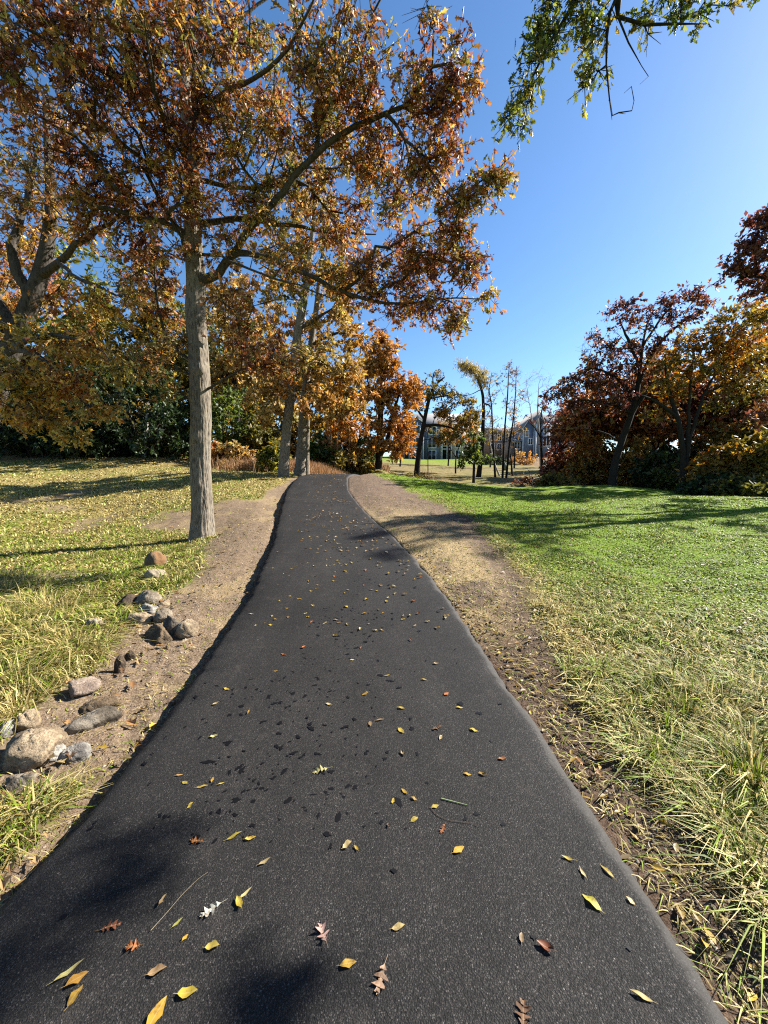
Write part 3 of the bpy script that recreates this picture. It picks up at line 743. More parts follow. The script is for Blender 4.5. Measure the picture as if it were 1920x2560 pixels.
def main_oak():
    t = Tree(5); rg = t.rg; Y0 = 8.7
    tp = PP([(508, 1372), (507, 1345), (505, 1250), (500, 1150), (503, 1050), (497, 900), (488, 780), (491, 700), (486, 640), (482, 540), (476, 420), (466, 270), (455, 110), (446, -60), (440, -300), (434, -560)], Y0)
    tr = [.27, .26, .25, .245, .24, .235, .23, .225, .205, .18, .165, .145, .125, .105, .07, .03]
    tr = [a * .9 for a in tr]
    ids = t.stem(tp, tr)
    ls = [
        ([(505, 722), (545, 700, 8.6), (578, 640, 8.5), (600, 600, 8.4), (684, 502, 8.2), (781, 392, 8.0), (916, 291, 7.8), (965, 283, 7.7)], .115, .05),
        ([(965, 283), (1020, 350, 7.6), (1073, 422, 7.5), (1112, 468, 7.5), (1170, 545, 7.5)], .035, .012),
        ([(916, 291), (895, 203, 7.6), (908, 84, 7.5), (946, 0, 7.3), (1000, -90, 7.1)], .04, .018),
        ([(585, 620), (642, 629, 8.4), (769, 684, 8.3), (819, 713, 8.3), (916, 751, 8.2), (985, 768, 8.2), (1085, 743, 8.1), (1215, 748, 8.0)], .075, .012),
        ([(490, 575), (560, 552, 8.9), (663, 553, 9.1), (748, 565, 9.3), (811, 582, 9.5), (940, 586, 9.8)], .085, .03),
        ([(500, 640), (545, 640, 8.4), (590, 660, 8.1), (660, 685, 7.8), (734, 710, 7.6), (842, 753, 7.3)], .04, .015),
        ([(482, 590), (425, 555, 8.5), (347, 540, 8.2), (270, 528, 8.0), (190, 500, 7.8)], .085, .03),
        ([(480, 430), (417, 428, 8.7), (347, 417, 8.7), (270, 436, 8.6), (225, 465, 8.5)], .06, .02),
        ([(495, 952), (452, 930, 8.5), (390, 890, 8.2), (330, 898, 8.0)], .024, .008),
        ([(503, 985), (553, 955, 8.5), (607, 923, 8.3), (662, 908, 8.2), (740, 900, 8.1)], .032, .01),
        ([(478, 450), (600, 470, 8.8), (740, 464, 9.0), (836, 450, 9.2), (900, 400, 9.4)], .06, .02),
        ([(470, 320), (400, 270, 8.0), (270, 180, 7.0), (150, 120, 6.2), (40, 60, 5.6)], .07, .02),
        ([(468, 300), (560, 230, 8.0), (690, 170, 7.4), (760, 60, 7.0), (800, -40, 6.7)], .06, .02),
        ([(458, 150), (560, 70, 9.2), (700, -30, 9.6), (820, -120, 9.8)], .05, .015),
        ([(456, 120), (350, 40, 8.0), (220, -60, 7.2), (60, -160, 6.4)], .05, .015),
        ([(476, 420), (520, 340, 9.6), (600, 280, 10.8), (700, 240, 12)], .05, .015),
        ([(484, 560), (430, 480, 9.6), (360, 400, 10.6), (250, 330, 11.8)], .05, .015),
        ([(474, 400), (420, 320, 7.6), (380, 200, 6.4), (360, 40, 5.4)], .055, .015),
        ([(490, 660), (440, 640, 9.2), (390, 610, 9.8), (330, 640, 10.4)], .03, .01),
    ]
    for pts, r0, r1 in ls: t.limb([P(q[0], q[1], q[2] if len(q) > 2 else Y0) for q in pts], r0 * .72, r1 * .7)
    start = 0
    bl = [  # right-hand sprays, from the top down
        (1140, 190, 7.5, 45, 55, .45, 16), (1105, 270, 7.5, 40, 50, .45, 14), (1040, 230, 7.6, 45, 70, .5, 14), (900, 60, 7.2, 70, 80, .6, 14, .8), (900, 180, 7.4, 60, 60, .6, 14), (1095, 350, 7.5, 25, 35, .3, 6),
        (1060, 420, 7.6, 50, 60, .6, 16), (1130, 390, 7.5, 25, 30, .3, 6), (1225, 450, 7.5, 45, 25, .35, 12), (1165, 480, 7.5, 45, 30, .4, 12), (1150, 590, 7.7, 35, 25, .4, 8), (1100, 560, 8, 60, 50, .6, 12, .7),
        (1165, 670, 8.0, 60, 45, .5, 16), (1080, 660, 8.2, 70, 50, .7, 18), (1000, 640, 8.5, 80, 60, .9, 20), (1140, 790, 8.0, 32, 28, .35, 9), (1075, 760, 8.1, 50, 28, .5, 12), (980, 750, 8.3, 70, 40, .6, 16), (1225, 745, 8.0, 16, 18, .2, 3),
        (880, 700, 8.4, 80, 50, .8, 16), (780, 690, 8.2, 80, 50, .9, 14), (680, 660, 8.0, 60, 50, .9, 9),
        (1080, 40, 7.1, 45, 40, .4, 7, .15), (760, -60, 7.5, 160, 80, 1.0, 14),
        (940, 490, 8.2, 90, 70, 1.0, 24), (960, 360, 8.0, 70, 70, .8, 18), (830, 540, 9.0, 100, 60, 1.3, 24), (820, 330, 8.3, 90, 80, 1.2, 26), (760, 200, 7.8, 90, 90, 1.2, 26), (700, 440, 8.6, 90, 70, 1.3, 22), (650, 320, 8.8, 90, 80, 1.6, 24),
        (620, 140, 8.2, 100, 90, 1.4, 28), (560, 420, 9.6, 70, 60, 1.2, 14), (480, 240, 9.8, 90, 90, 1.4, 16), (520, 40, 8.5, 110, 80, 1.4, 22), (600, 560, 9.6, 60, 40, 1.0, 10),
        # left side and the part that reaches over towards the viewer
        (380, 330, 8.0, 90, 80, 1.6, 26), (260, 260, 7.2, 110, 100, 1.5, 22), (130, 180, 6.2, 110, 90, 1.0, 20), (30, 110, 5.6, 90, 90, .8, 13), (230, 90, 6.6, 110, 80, 1.0, 18), (380, 120, 6.4, 90, 80, .9, 18), (350, 10, 5.8, 110, 60, .8, 14),
        (120, 20, 6.2, 110, 60, 1.0, 13), (60, 280, 7.0, 90, 80, 1.0, 14), (160, 400, 7.8, 110, 80, 1.2, 18), (300, 450, 8.2, 90, 60, 1.2, 22), (60, 440, 8.6, 80, 70, 1.0, 16), (220, 540, 8.2, 90, 40, 1.0, 14), (370, 570, 8.6, 70, 40, .8, 10),
        (200, -100, 6.8, 200, 60, 1.2, 12), (480, -120, 8.0, 150, 80, 1.4, 14), (250, 340, 11.5, 120, 80, 1.2, 12), (690, 250, 11.8, 90, 80, 1.2, 18), (330, 640, 10.2, 60, 40, .8, 10),
        # in front of the upper trunk and round the fork
        (470, 480, 8.0, 80, 60, .5, 14), (440, 330, 7.6, 70, 60, .5, 12), (500, 200, 7.6, 80, 70, .6, 14), (450, 60, 7.4, 80, 60, .6, 12), (560, 330, 7.8, 70, 70, .7, 14), (620, 480, 8.2, 80, 50, .8, 14), (540, 600, 8.2, 50, 35, .5, 7), (700, 600, 8.6, 80, 40, .8, 12), (760, 480, 9.4, 90, 60, .9, 14), (880, 400, 8.6, 80, 60, .9, 14), (420, 620, 8.2, 50, 40, .6, 8), (860, 230, 7.8, 80, 70, .9, 14),
        # low twigs on the trunk
        (350, 890, 8.1, 60, 40, .6, 12), (410, 850, 8.3, 40, 40, .5, 7), (640, 900, 8.2, 60, 35, .6, 12), (730, 890, 8.1, 60, 40, .6, 12), (590, 840, 8.3, 45, 45, .6, 9), (440, 960, 8.3, 30, 25, .4, 4),
        (640, 780, 8.2, 60, 50, .8, 10), (560, 740, 8.0, 40, 40, .5, 7), (400, 720, 8.6, 60, 60, .9, 12), (330, 700, 9.2, 60, 60, .8, 10),
    ]
    tips, lf = blob_tips(rg, bl)
    t.fill(tips, lf, bf=.22, seg=.28, wig=.12)
    hf = lambda T: .56 + .34 * (fbm(T[:, 0] * .8 + 3, T[:, 2] * .8 + T[:, 1] * .3, 77, 3) - .5) * 2
    tm = trunk_surface(tp[:12], tr[:12], 84, .6, 3, .034)
    # the skinned thin top above the relief trunk stays as part of the trunk mesh
    me = Quads(); v, q = tube(np.array(tp[10:]), tr[10:], 12); me.add(v, q)
    n0 = len(tm.vertices); co = np.empty(n0 * 3, np.float32); tm.vertices.foreach_get('co', co); lo = np.empty(len(tm.loops), np.int32); tm.loops.foreach_get('vertex_index', lo)
    tm2 = mesh_raw('trunk', np.vstack([co.reshape(-1, 3), v]), np.concatenate([lo, (q + n0).ravel()]), np.arange((len(lo) + q.size) // 4) * 4, True)
    finish(t, 'oak_tree', 'large oak beside the path with thick pale trunk and rust-gold crown', 'tree', M['oak'], M['bark'], trunk_mesh=tm2,
           lv=dict(per=6, nl=8, tw=.34, size=.115, tmpl=OAK_MD, huev=.24, hue_fn=hf, droop=.45), rt=.0075)


main_oak()


def leaning_oak():
    t = Tree(9); rg = t.rg
    tp = PP([(-90, 1290, 9.2), (-60, 1150, 9.2), (-25, 1020, 9.2), (15, 910, 9.2), (50, 820, 9.2), (80, 750, 9.2), (105, 680, 9.2), (122, 600, 9.2), (130, 500, 9.2), (120, 380, 9.2), (110, 240, 9.2)], 9.2)
    tp[0][2] = gz(tp[0][0], tp[0][1]) - .1
    t.stem(tp, [.28, .25, .23, .21, .2, .185, .165, .14, .11, .08, .03])
    t.limb([P(100, 700, 9.2), P(150, 650, 9.0), P(205, 605, 8.8), P(265, 560, 8.7), P(340, 520, 8.7)], .075, .02)
    for pts, r0, r1 in [([(30, 830), (-40, 700, 9), (-80, 560, 9.2), (-90, 380, 9.4)], .14, .05), ([(60, 760), (20, 640, 9), (60, 520, 9.3), (90, 380, 9.6)], .1, .03), ([(10, 870), (80, 880, 7.6), (150, 930, 7.0), (210, 1010, 6.8)], .06, .014),
                       ([(-30, 950), (30, 960, 7.4), (90, 1010, 7.0), (160, 1070, 6.8)], .05, .012), ([(0, 900), (60, 850, 7.4), (150, 830, 6.8), (260, 880, 6.6)], .05, .012), ([(-60, 1000), (-120, 940, 7.4), (-60, 980, 6.8)], .05, .02), ([(120, 670), (200, 700, 8.0), (290, 740, 7.8)], .04, .012)]:
        t.limb([P(q[0], q[1], q[2] if len(q) > 2 else 8.6) for q in pts], r0, r1)
    bl = [(60, 930, 7.0, 100, 34, .6, 15), (165, 950, 6.8, 90, 28, .6, 14), (240, 1025, 6.7, 45, 26, .4, 8), (130, 1040, 6.8, 80, 22, .5, 10), (30, 1030, 7.0, 80, 26, .5, 9), (185, 1095, 6.8, 35, 12, .3, 4), (210, 865, 6.8, 90, 26, .6, 12), (80, 850, 7.2, 100, 26, .7, 11), (-60, 900, 7.2, 80, 80, .8, 14), (110, 985, 6.9, 70, 16, .5, 7), (20, 960, 7.0, 50, 16, .5, 5),
          (285, 930, 6.7, 30, 26, .35, 5), (20, 800, 9, 60, 40, .8, 6), (280, 760, 7.8, 70, 28, .7, 10), (180, 740, 8.2, 70, 28, .8, 7), (-80, 640, 9.2, 110, 110, 1, 16), (40, 620, 9.5, 80, 60, 1, 10), (-60, 420, 9.4, 110, 110, 1.2, 16), (90, 430, 9.6, 90, 90, 1.2, 14), (60, 560, 9.8, 60, 60, 1, 8), (300, 520, 8.7, 60, 40, .8, 8), (180, 560, 9.4, 60, 50, 1, 8), (130, 260, 9.4, 100, 80, 1.2, 12)]
    tips, lf = blob_tips(rg, bl); t.fill(tips, lf, bf=.22, seg=.28, wig=.12)
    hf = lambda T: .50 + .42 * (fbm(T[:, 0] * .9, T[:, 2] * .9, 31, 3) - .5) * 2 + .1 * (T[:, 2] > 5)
    finish(t, 'oak_tree', 'leaning oak whose low golden boughs hang over the dry grass', 'tree', M['goldoak_sunlit'], M['limb'], lv=dict(per=6, nl=8, tw=.34, size=.11, tmpl=OAK_MD, huev=.24, hue_fn=hf, droop=.45), rt=.006)


leaning_oak()


def overhang_oak():
    t = Tree(21); rg = t.rg
    blot0 = (-1.5 + SUNV[0] / SUNV[2] * 7.7, 1.2 + SUNV[1] / SUNV[2] * 7.7, 7.7)
    b = np.array([9.5, -2.6, gz(9.5, -2.6) - .1])
    t.stem([b, b + [0, 0, 2], b + [-.1, .1, 4], b + [-.2, .2, 6.5], b + [-.1, .3, 9], b + [0, .3, 12]], [.36, .3, .27, .22, .15, .05])
    def lm(pts, r0, r1): return t.limb(pts, r0, r1)
    lm([b + [-.2, .2, 6.5], [8, 0, 8.2], [6.2, 2.6, 8.9], P(1620, -190, 5.0), P(1540, -60, 5.0), P(1525, 0, 5.0), P(1545, 42, 5.0)], .13, .02)
    lm([P(1545, 42, 5.0), P(1600, 55, 5.05), P(1660, 76, 5.1), P(1710, 79, 5.1), P(1765, 60, 5.1)], .018, .006)
    lm([P(1535, -30, 5), P(1520, 0, 5.0), P(1512, 55, 4.95), P(1508, 95, 4.95), P(1515, 150, 4.9), P(1522, 200, 4.9), P(1533, 270, 4.9), P(1530, 300, 4.9)], .02, .004)
    lm([P(1545, 42, 5), P(1560, 90, 5.1), P(1590, 120, 5.1), P(1604, 165, 5.1)], .012, .004)
    lm([P(1560, -90, 5), P(1460, -50, 5.0), P(1420, 20, 5), P(1390, 85, 5), P(1345, 150, 5), P(1310, 210, 5.0), P(1300, 270, 5)], .03, .006)
    lm([b + [-.2, .2, 6.3], [10.0, 0, 7.6], [10.6, 2.6, 8.0], list(blot0)], .05, .012)
    lm([b + [-.2, .2, 6.5], [8.3, -1.0, 7.4], [7.4, .6, 7.2]], .07, .02)
    bl = [(1420, 15, 5, 70, 35, .35, 16), (1370, 90, 5, 45, 45, .3, 9), (1340, 165, 5, 45, 35, .3, 9), (1300, 225, 5, 38, 35, .25, 7), (1275, 285, 5, 22, 25, .2, 4), (1308, 318, 5, 18, 12, .15, 3), (1482, 195, 5, 22, 18, .2, 4), (1440, 210, 5, 22, 10, .2, 3), (1480, 50, 5, 45, 30, .3, 8), (1450, 110, 5, 40, 28, .3, 7), (1395, 45, 5, 60, 30, .3, 6),
          (1640, 10, 5.1, 45, 22, .3, 6), (1720, 25, 5.1, 50, 28, .3, 8), (1745, 55, 5.1, 25, 15, .2, 3), (1850, -8, 5.1, 30, 12, .2, 3), (1610, 60, 5.1, 20, 12, .2, 2), (1350, 60, 5, 20, 20, .2, 3),
          (1560, -110, 5, 250, 60, .6, 26), (1550, 270, 4.9, 40, 30, .2, 6, 0), (1575, 240, 5, 30, 25, .2, 3, 0), (1640, 110, 5.1, 40, 25, .2, 5, 0), (1610, 190, 5.1, 15, 15, .1, 2, 0)]
    tips, lf = blob_tips(rg, bl)
    # crown over and behind the viewer, out of the frame: it throws the soft blots of shade on the near asphalt
    ext = []
    blot = lambda x, y, h=7.6: (x + SUNV[0] / SUNV[2] * h, y + SUNV[1] / SUNV[2] * h, h)
    for c, r, n in ((blot(-.40, .98, 5.2), (.07, .015, .015), 5), (blot(-1.05, 1.46, 6), (.25, .01, .01), 3), (blot(-1.15, 1.31, 6), (.25, .01, .01), 4), (blot(-1.2, 1.15, 6), (.22, .01, .01), 3), (blot(-1.4, 1.0, 6), (.15, .04, .04), 3), ((10, -3, 10), 2.2, 50), ((8, -4, 9), 1.8, 40), ((11.5, -4, 9), 1.8, 40), ((9.5, -2.5, 12.5), 1.8, 40)):
        ext.append(np.array(c) + nrm(rg.normal(size=(n, 3))) * np.array(r) * (rg.random(n) ** .4)[:, None])
    ext = np.concatenate(ext)
    tips = np.vstack([tips, ext]); lf = np.append(lf, np.ones(len(ext)))
    t.fill(tips, lf, bf=.2, seg=.2, wig=.13)
    hf = lambda T: .62 + .4 * (fbm(T[:, 0] * 1.7, T[:, 2] * 1.7, 15, 3) - .5) * 2
    finish(t, 'oak_tree', 'green oak branch hanging into the open sky above the lawn', 'tree', M['green'], M['bark_dark'], lv=dict(per=4, nl=5, tw=.16, size=.08, tmpl=OAK_HI, huev=.2, hue_fn=hf, droop=.5), rt=.0035)


overhang_oak()


def px_tree(seed, label, trunk, radii, Y, limbs, blobs, lm, barkm='bark_dark', name='oak_tree', cat='tree', hue=.5, huev=.18, per=4, nl=7, tw=.35, size=.16, tmpl=KITE, rt=.008, bf=.25, group=None, droop=.3, seg=.45, freq=.5, amp=.4, sides=(8, 5, 3), ground=True, noleaf=False, wig=.11, airy=1.0):
    t = Tree(seed); rg = t.rg
    tp = [P(q[0], q[1], q[2] if len(q) > 2 else Y) for q in trunk]
    if ground: tp[0][2] = gz(tp[0][0], tp[0][1]) - .12
    t.stem(tp, radii)
    for pts, r0, r1 in limbs: t.limb([P(q[0], q[1], q[2] if len(q) > 2 else Y) for q in pts], r0, r1)
    tips, lf = blob_tips(rg, [((b[0], b[1], b[2] if b[2] else Y) + tuple(b[3:])) for b in blobs]); lf = lf * airy
    t.fill(tips, lf * (0 if noleaf else 1), bf=bf, seg=seg, wig=wig)
    hf = lambda T: hue + amp * (fbm(T[:, 0] * freq + seed, T[:, 2] * freq, seed, 3) - .5) * 2
    return finish(t, name, label, cat, M[lm], M[barkm], group=group, lv=dict(per=per, nl=nl, tw=tw, size=size, tmpl=tmpl, huev=huev, hue_fn=hf, droop=droop), rt=rt, sides=sides)


# three oaks in a row left of the path, at the rise
px_tree(31, 'nearest of the three straight grey oaks by the rise', [(708, 1205), (710, 1150), (720, 1042), (730, 970), (745, 825), (763, 735), (775, 640), (785, 540), (790, 440)], [.30, .26, .24, .23, .21, .18, .14, .09, .04], 19.3,
        [([(730, 930), (690, 890), (640, 870)], .06, .02), ([(745, 830), (800, 790), (850, 760)], .07, .02), ([(763, 740), (700, 690), (650, 660)], .07, .02), ([(765, 720), (830, 670), (900, 650)], .06, .02)],
        [(640, 860, 19, 60, 60, 1.6, 20), (690, 950, 18.5, 60, 45, 1.2, 16), (840, 780, 19.3, 70, 60, 1.8, 24), (800, 900, 18.5, 60, 50, 1.4, 18), (660, 700, 19.5, 70, 70, 2, 24), (880, 680, 19.5, 70, 50, 1.8, 18), (770, 620, 19.5, 90, 70, 2.2, 26), (780, 500, 19.5, 90, 70, 2, 24), (700, 800, 20, 60, 60, 1.6, 14), (770, 1000, 18.4, 40, 40, 1, 10), (660, 1020, 18.8, 40, 35, 1, 8), (620, 760, 19.6, 50, 60, 1.4, 12), (830, 580, 19.5, 90, 70, 1.8, 14)],
        'gold', 'bark', hue=.5, size=.2, tmpl=KITE, group='oaks in a row left of the path', nl=10, per=6)
px_tree(32, 'middle one of the three straight grey oaks, its trunk widest at the foot', [(748, 1196), (752, 1150), (757, 1050), (762, 980), (775, 880), (790, 780), (800, 680), (810, 600)], [.36, .27, .23, .2, .17, .14, .1, .04], 20.8,
        [([(765, 960), (820, 930), (870, 930)], .06, .02), ([(778, 860), (840, 830), (900, 840)], .07, .02)],
        [(870, 930, 20.5, 60, 50, 1.6, 22), (830, 1020, 20, 60, 40, 1.4, 18), (900, 850, 21, 50, 50, 1.4, 18), (790, 820, 21, 70, 60, 1.8, 18), (850, 740, 21, 60, 60, 1.6, 16), (730, 900, 21, 50, 50, 1.3, 12), (880, 1010, 20.5, 40, 40, 1.2, 12), (800, 940, 19.6, 50, 40, 1.2, 12)],
        'gold', 'bark', hue=.6, size=.2, group='oaks in a row left of the path', nl=10, per=6)
px_tree(33, 'farthest and slimmest of the three straight grey oaks, closest to the asphalt', [(766, 1191), (766, 1140), (768, 1050), (772, 980), (785, 900), (800, 820)], [.22, .17, .15, .13, .1, .04], 22.0,
        [([(770, 1010), (810, 1000), (850, 1020)], .05, .015)],
        [(850, 1050, 21.5, 55, 40, 1.4, 18), (890, 1070, 21.5, 40, 35, 1.2, 14), (820, 980, 22, 60, 50, 1.4, 14), (780, 900, 22.5, 50, 60, 1.4, 12), (900, 960, 22, 40, 40, 1.2, 10)],
        'gold', 'bark', hue=.75, size=.2, group='oaks in a row left of the path', nl=10, per=6)
# orange pair
px_tree(41, 'tall orange oak with two dark trunks beyond the rise', [(946, 1184), (948, 1120), (950, 1060), (955, 980), (962, 900), (968, 860)], [.33, .28, .25, .2, .12, .05], 32,
        [([(950, 1150), (972, 1090), (985, 1020), (1010, 960)], .2, .05), ([(952, 1020), (925, 980), (915, 930)], .1, .03)],
        [(965, 890, 32, 40, 45, 1.5, 26), (930, 900, 32, 30, 45, 1.4, 16), (1000, 960, 32, 45, 50, 1.6, 30), (1035, 985, 32, 28, 35, 1.2, 14), (945, 980, 31.5, 45, 40, 1.6, 22), (1000, 1050, 31.5, 40, 40, 1.4, 20), (940, 1060, 31.5, 40, 45, 1.4, 18), (1010, 1105, 31, 28, 30, 1.2, 12), (930, 1110, 31, 30, 25, 1, 9), (985, 1120, 31, 22, 25, 1, 7), (960, 840, 32, 18, 18, .8, 7)],
        'orange', 'bark_dark', hue=.35, size=.3, tw=.6, nl=11, per=6, amp=.35)
px_tree(42, 'crooked oak with sparse olive leaves in front of the blue-grey house', [(1041, 1197), (1046, 1140), (1054, 1090), (1062, 1045), (1072, 1000), (1085, 965), (1112, 942)], [.32, .27, .25, .2, .17, .12, .07], 38,
        [([(1060, 1062), (1095, 1062), (1125, 1068), (1160, 1085)], .14, .04), ([(1062, 1050), (1040, 1020), (1032, 1000)], .1, .03), ([(1075, 1000), (1110, 990), (1150, 985)], .08, .03), ([(1085, 965), (1080, 940), (1090, 925)], .06, .02)],
        [(1075, 975, 38, 40, 25, 1.5, 34), (1120, 985, 38, 40, 22, 1.5, 34), (1160, 1000, 38, 35, 18, 1.3, 24), (1090, 935, 38, 22, 15, .9, 14, .5), (1045, 1005, 38, 22, 18, 1, 18), (1160, 1060, 37.5, 40, 30, 1.4, 36), (1110, 1030, 38, 35, 18, 1.3, 36), (1180, 1040, 38, 28, 25, 1.2, 36), (1095, 1100, 37, 22, 15, .9, 12), (1130, 1090, 37, 30, 18, 1, 18)],
        'olive', 'bark_dark', hue=.5, size=.22, tw=.4, nl=6, per=5)
px_tree(43, 'small forked tree with a rounded orange-gold crown before the house', [(1139, 1186), (1139, 1160), (1140, 1140), (1150, 1110)], [.11, .09, .08, .04], 43,
        [([(1139, 1145), (1125, 1120), (1115, 1100)], .05, .02)],
        [(1150, 1075, 43, 45, 30, 1.6, 28), (1180, 1090, 43, 25, 25, 1.3, 12), (1120, 1085, 43, 25, 20, 1.2, 10), (1160, 1045, 43, 25, 15, 1, 8)], 'gold', 'bark_dark', name='small_tree', hue=.7, size=.22, nl=8)
px_tree(44, 'thin dark sapling stem beside the crooked oak', [(1070, 1192), (1070, 1150), (1068, 1100), (1072, 1060)], [.06, .05, .04, .02], 40, [], [(1068, 1080, 40, 14, 30, .7, 8, .6)], 'olive', name='sapling', hue=.3, size=.18, nl=4)
px_tree(45, 'short bushy tree with drooping dark green leaves', [(1184, 1203), (1185, 1170), (1185, 1130), (1184, 1090)], [.16, .13, .1, .04], 36, [],
        [(1180, 1120, 36, 30, 30, 1.2, 26), (1165, 1150, 36, 22, 18, .9, 12), (1205, 1145, 36, 22, 22, .9, 12), (1190, 1085, 36, 18, 15, .8, 8)], 'green', name='small_tree', hue=.45, size=.26, nl=7, droop=.8)
px_tree(46, 'tall curving tree with a pale yellow feathery top', [(1196, 1200), (1203, 1140), (1207, 1080), (1209, 1020), (1207, 985), (1198, 955), (1188, 935), (1172, 918)], [.30, .24, .2, .17, .15, .12, .09, .04], 40,
        [([(1210, 1010), (1225, 1010), (1228, 1025), (1215, 1040)], .08, .03), ([(1205, 975), (1220, 960), (1222, 985)], .06, .02), ([(1200, 960), (1212, 940), (1200, 925)], .05, .02), ([(1203, 975), (1180, 985), (1160, 990)], .04, .015)],
        [(1162, 912, 40, 14, 9, .7, 16), (1180, 922, 40, 18, 10, .8, 22), (1200, 938, 40, 16, 14, .9, 22), (1212, 955, 40, 10, 14, .7, 12), (1152, 908, 40, 6, 12, .4, 5), (1168, 990, 40, 20, 6, .6, 5, .3), (1215, 1050, 40, 12, 30, .7, 6, .4)],
        'willow', 'bark_dark', name='tall_tree', hue=.5, size=.2, tmpl=LANCE, tw=.7, per=8, nl=9, droop=.6, rt=.01)
for i, (lab, tk, Y, bl) in enumerate([
    ('slim grey stem with bare upper twigs right of the feathery-topped tree', [(1238, 1202), (1234, 1130), (1231, 1069), (1229, 1010), (1222, 975), (1230, 930)], 41, [(1240, 960, None, 18, 35, .9, 16, .25), (1225, 1000, None, 14, 25, .7, 8, .2)]),
    ('tallest slim dark stem with a few leaves near its tip', [(1256, 1203), (1259, 1130), (1262, 1069), (1269, 990), (1271, 940), (1274, 905)], 41, [(1273, 925, None, 10, 22, .6, 12, .6), (1280, 960, None, 20, 25, .8, 10, .3), (1262, 1000, None, 16, 25, .7, 8, .2)]),
    ('slim dark stem forking widely towards the bare pale tree', [(1265, 1205), (1273, 1116), (1284, 1045), (1289, 980), (1291, 915)], 41, [(1293, 930, None, 8, 28, .6, 10, .2), (1310, 985, None, 14, 14, .6, 6, .4), (1280, 1010, None, 20, 25, .8, 8, .35)]),
    ('short leaning whitish stem between the slim dark stems', [(1250, 1200), (1240, 1170), (1231, 1140), (1222, 1095), (1222, 1060)], 43, [(1222, 1060, None, 12, 25, .7, 9, .4)]),
    ('low slanting dark stem at the foot of the slim trees', [(1281, 1185), (1278, 1150), (1272, 1110), (1276, 1070)], 43, [(1276, 1075, None, 15, 25, .7, 8, .3)])]):
    px_tree(60 + i, lab, tk, list(np.linspace(.13, .03, len(tk))), Y, [], bl, 'olive', 'bark_pale' if i == 3 else 'bark_dark', name='slim_tree', hue=.6, size=.17, nl=6, per=6, tw=.6, rt=.011, group='slim trees beyond the lawn')
px_tree(66, 'leafless pale tree with fine upswept twigs beside the far house', [(1353, 1186), (1351, 1130), (1348, 1085), (1344, 1040), (1345, 1000), (1347, 960)], [.16, .14, .12, .09, .06, .02], 44,
        [([(1348, 1085), (1330, 1050), (1322, 1000), (1316, 960)], .06, .015), ([(1346, 1050), (1362, 1010), (1370, 965)], .05, .012)],
        [(1320, 960, None, 18, 35, 1, 20), (1345, 945, None, 22, 35, 1.2, 26), (1368, 960, None, 15, 35, 1, 18), (1335, 1000, None, 25, 30, 1, 12), (1312, 1000, None, 10, 25, .8, 8)], 'olive', 'bark_pale', name='bare_tree', noleaf=True, rt=.012, per=4, tw=.6, bf=.12)
px_tree(67, 'thin dark tree with twisted limbs before the corner of the far house', [(1358, 1188), (1354, 1140), (1352, 1100), (1352, 1050), (1356, 1010)], [.15, .13, .1, .07, .03], 42,
        [([(1352, 1095), (1335, 1065), (1318, 1050)], .06, .02), ([(1352, 1080), (1375, 1050), (1392, 1030)], .06, .02)], [(1360, 1010, None, 20, 16, .9, 12), (1385, 1040, None, 20, 20, .9, 9), (1325, 1050, None, 14, 12, .6, 5, .3)], 'red', name='slim_tree', hue=.7, size=.2, nl=6, group='slim trees beyond the lawn')
px_tree(68, 'short dark stem beside the twisted thin tree', [(1372, 1190), (1376, 1150), (1380, 1110), (1376, 1080)], [.12, .1, .08, .04], 42, [], [(1390, 1080, None, 25, 25, 1, 14), (1400, 1120, None, 20, 20, .9, 8)], 'red', name='slim_tree', hue=.7, size=.2, nl=7, group='slim trees beyond the lawn')
for i, (lab, u, Y, w, top, lm, hue, lf) in enumerate([
    ('airy bare-twigged tree screening the middle of the houses', 1225, 58, 45, 985, 'olive', .6, .25), ('pale twiggy tree left of the far blue-grey gable', 1285, 56, 40, 1000, 'olive', .7, .25), ('sparse gold tree before the balconies of the three-storey house', 1120, 60, 40, 1035, 'gold', .5, .8),
    ('thin olive tree at the end of the three-storey house', 1185, 62, 35, 1010, 'olive', .4, .5), ('sparse brown tree before the long roof of the far house', 1420, 58, 45, 1020, 'olive', .8, .7), ('dull red tree close behind the thin dark trees', 1400, 40, 45, 1030, 'red', .4, .9), ('rusty tree before the left end of the three-storey house', 1000, 50, 35, 1040, 'orange', .7, .9)]):
    px_tree(90 + i, lab, [(u, 1185), (u + 2, 1140), (u - 2, 1090), (u + 3, (1080 + top) / 2)], [.14, .11, .09, .03], Y, [], [(u, (top + 1110) / 2, None, w * .7, (1110 - top) * .5, 2, 46, lf), (u - w * .4, 1090, None, w * .5, 25, 1.6, 12, lf), (u + w * .4, 1085, None, w * .5, 25, 1.6, 12, lf)], lm, name='slim_tree', hue=hue, size=.24, nl=6, per=5, tw=.7, rt=.014, group='trees screening the houses')
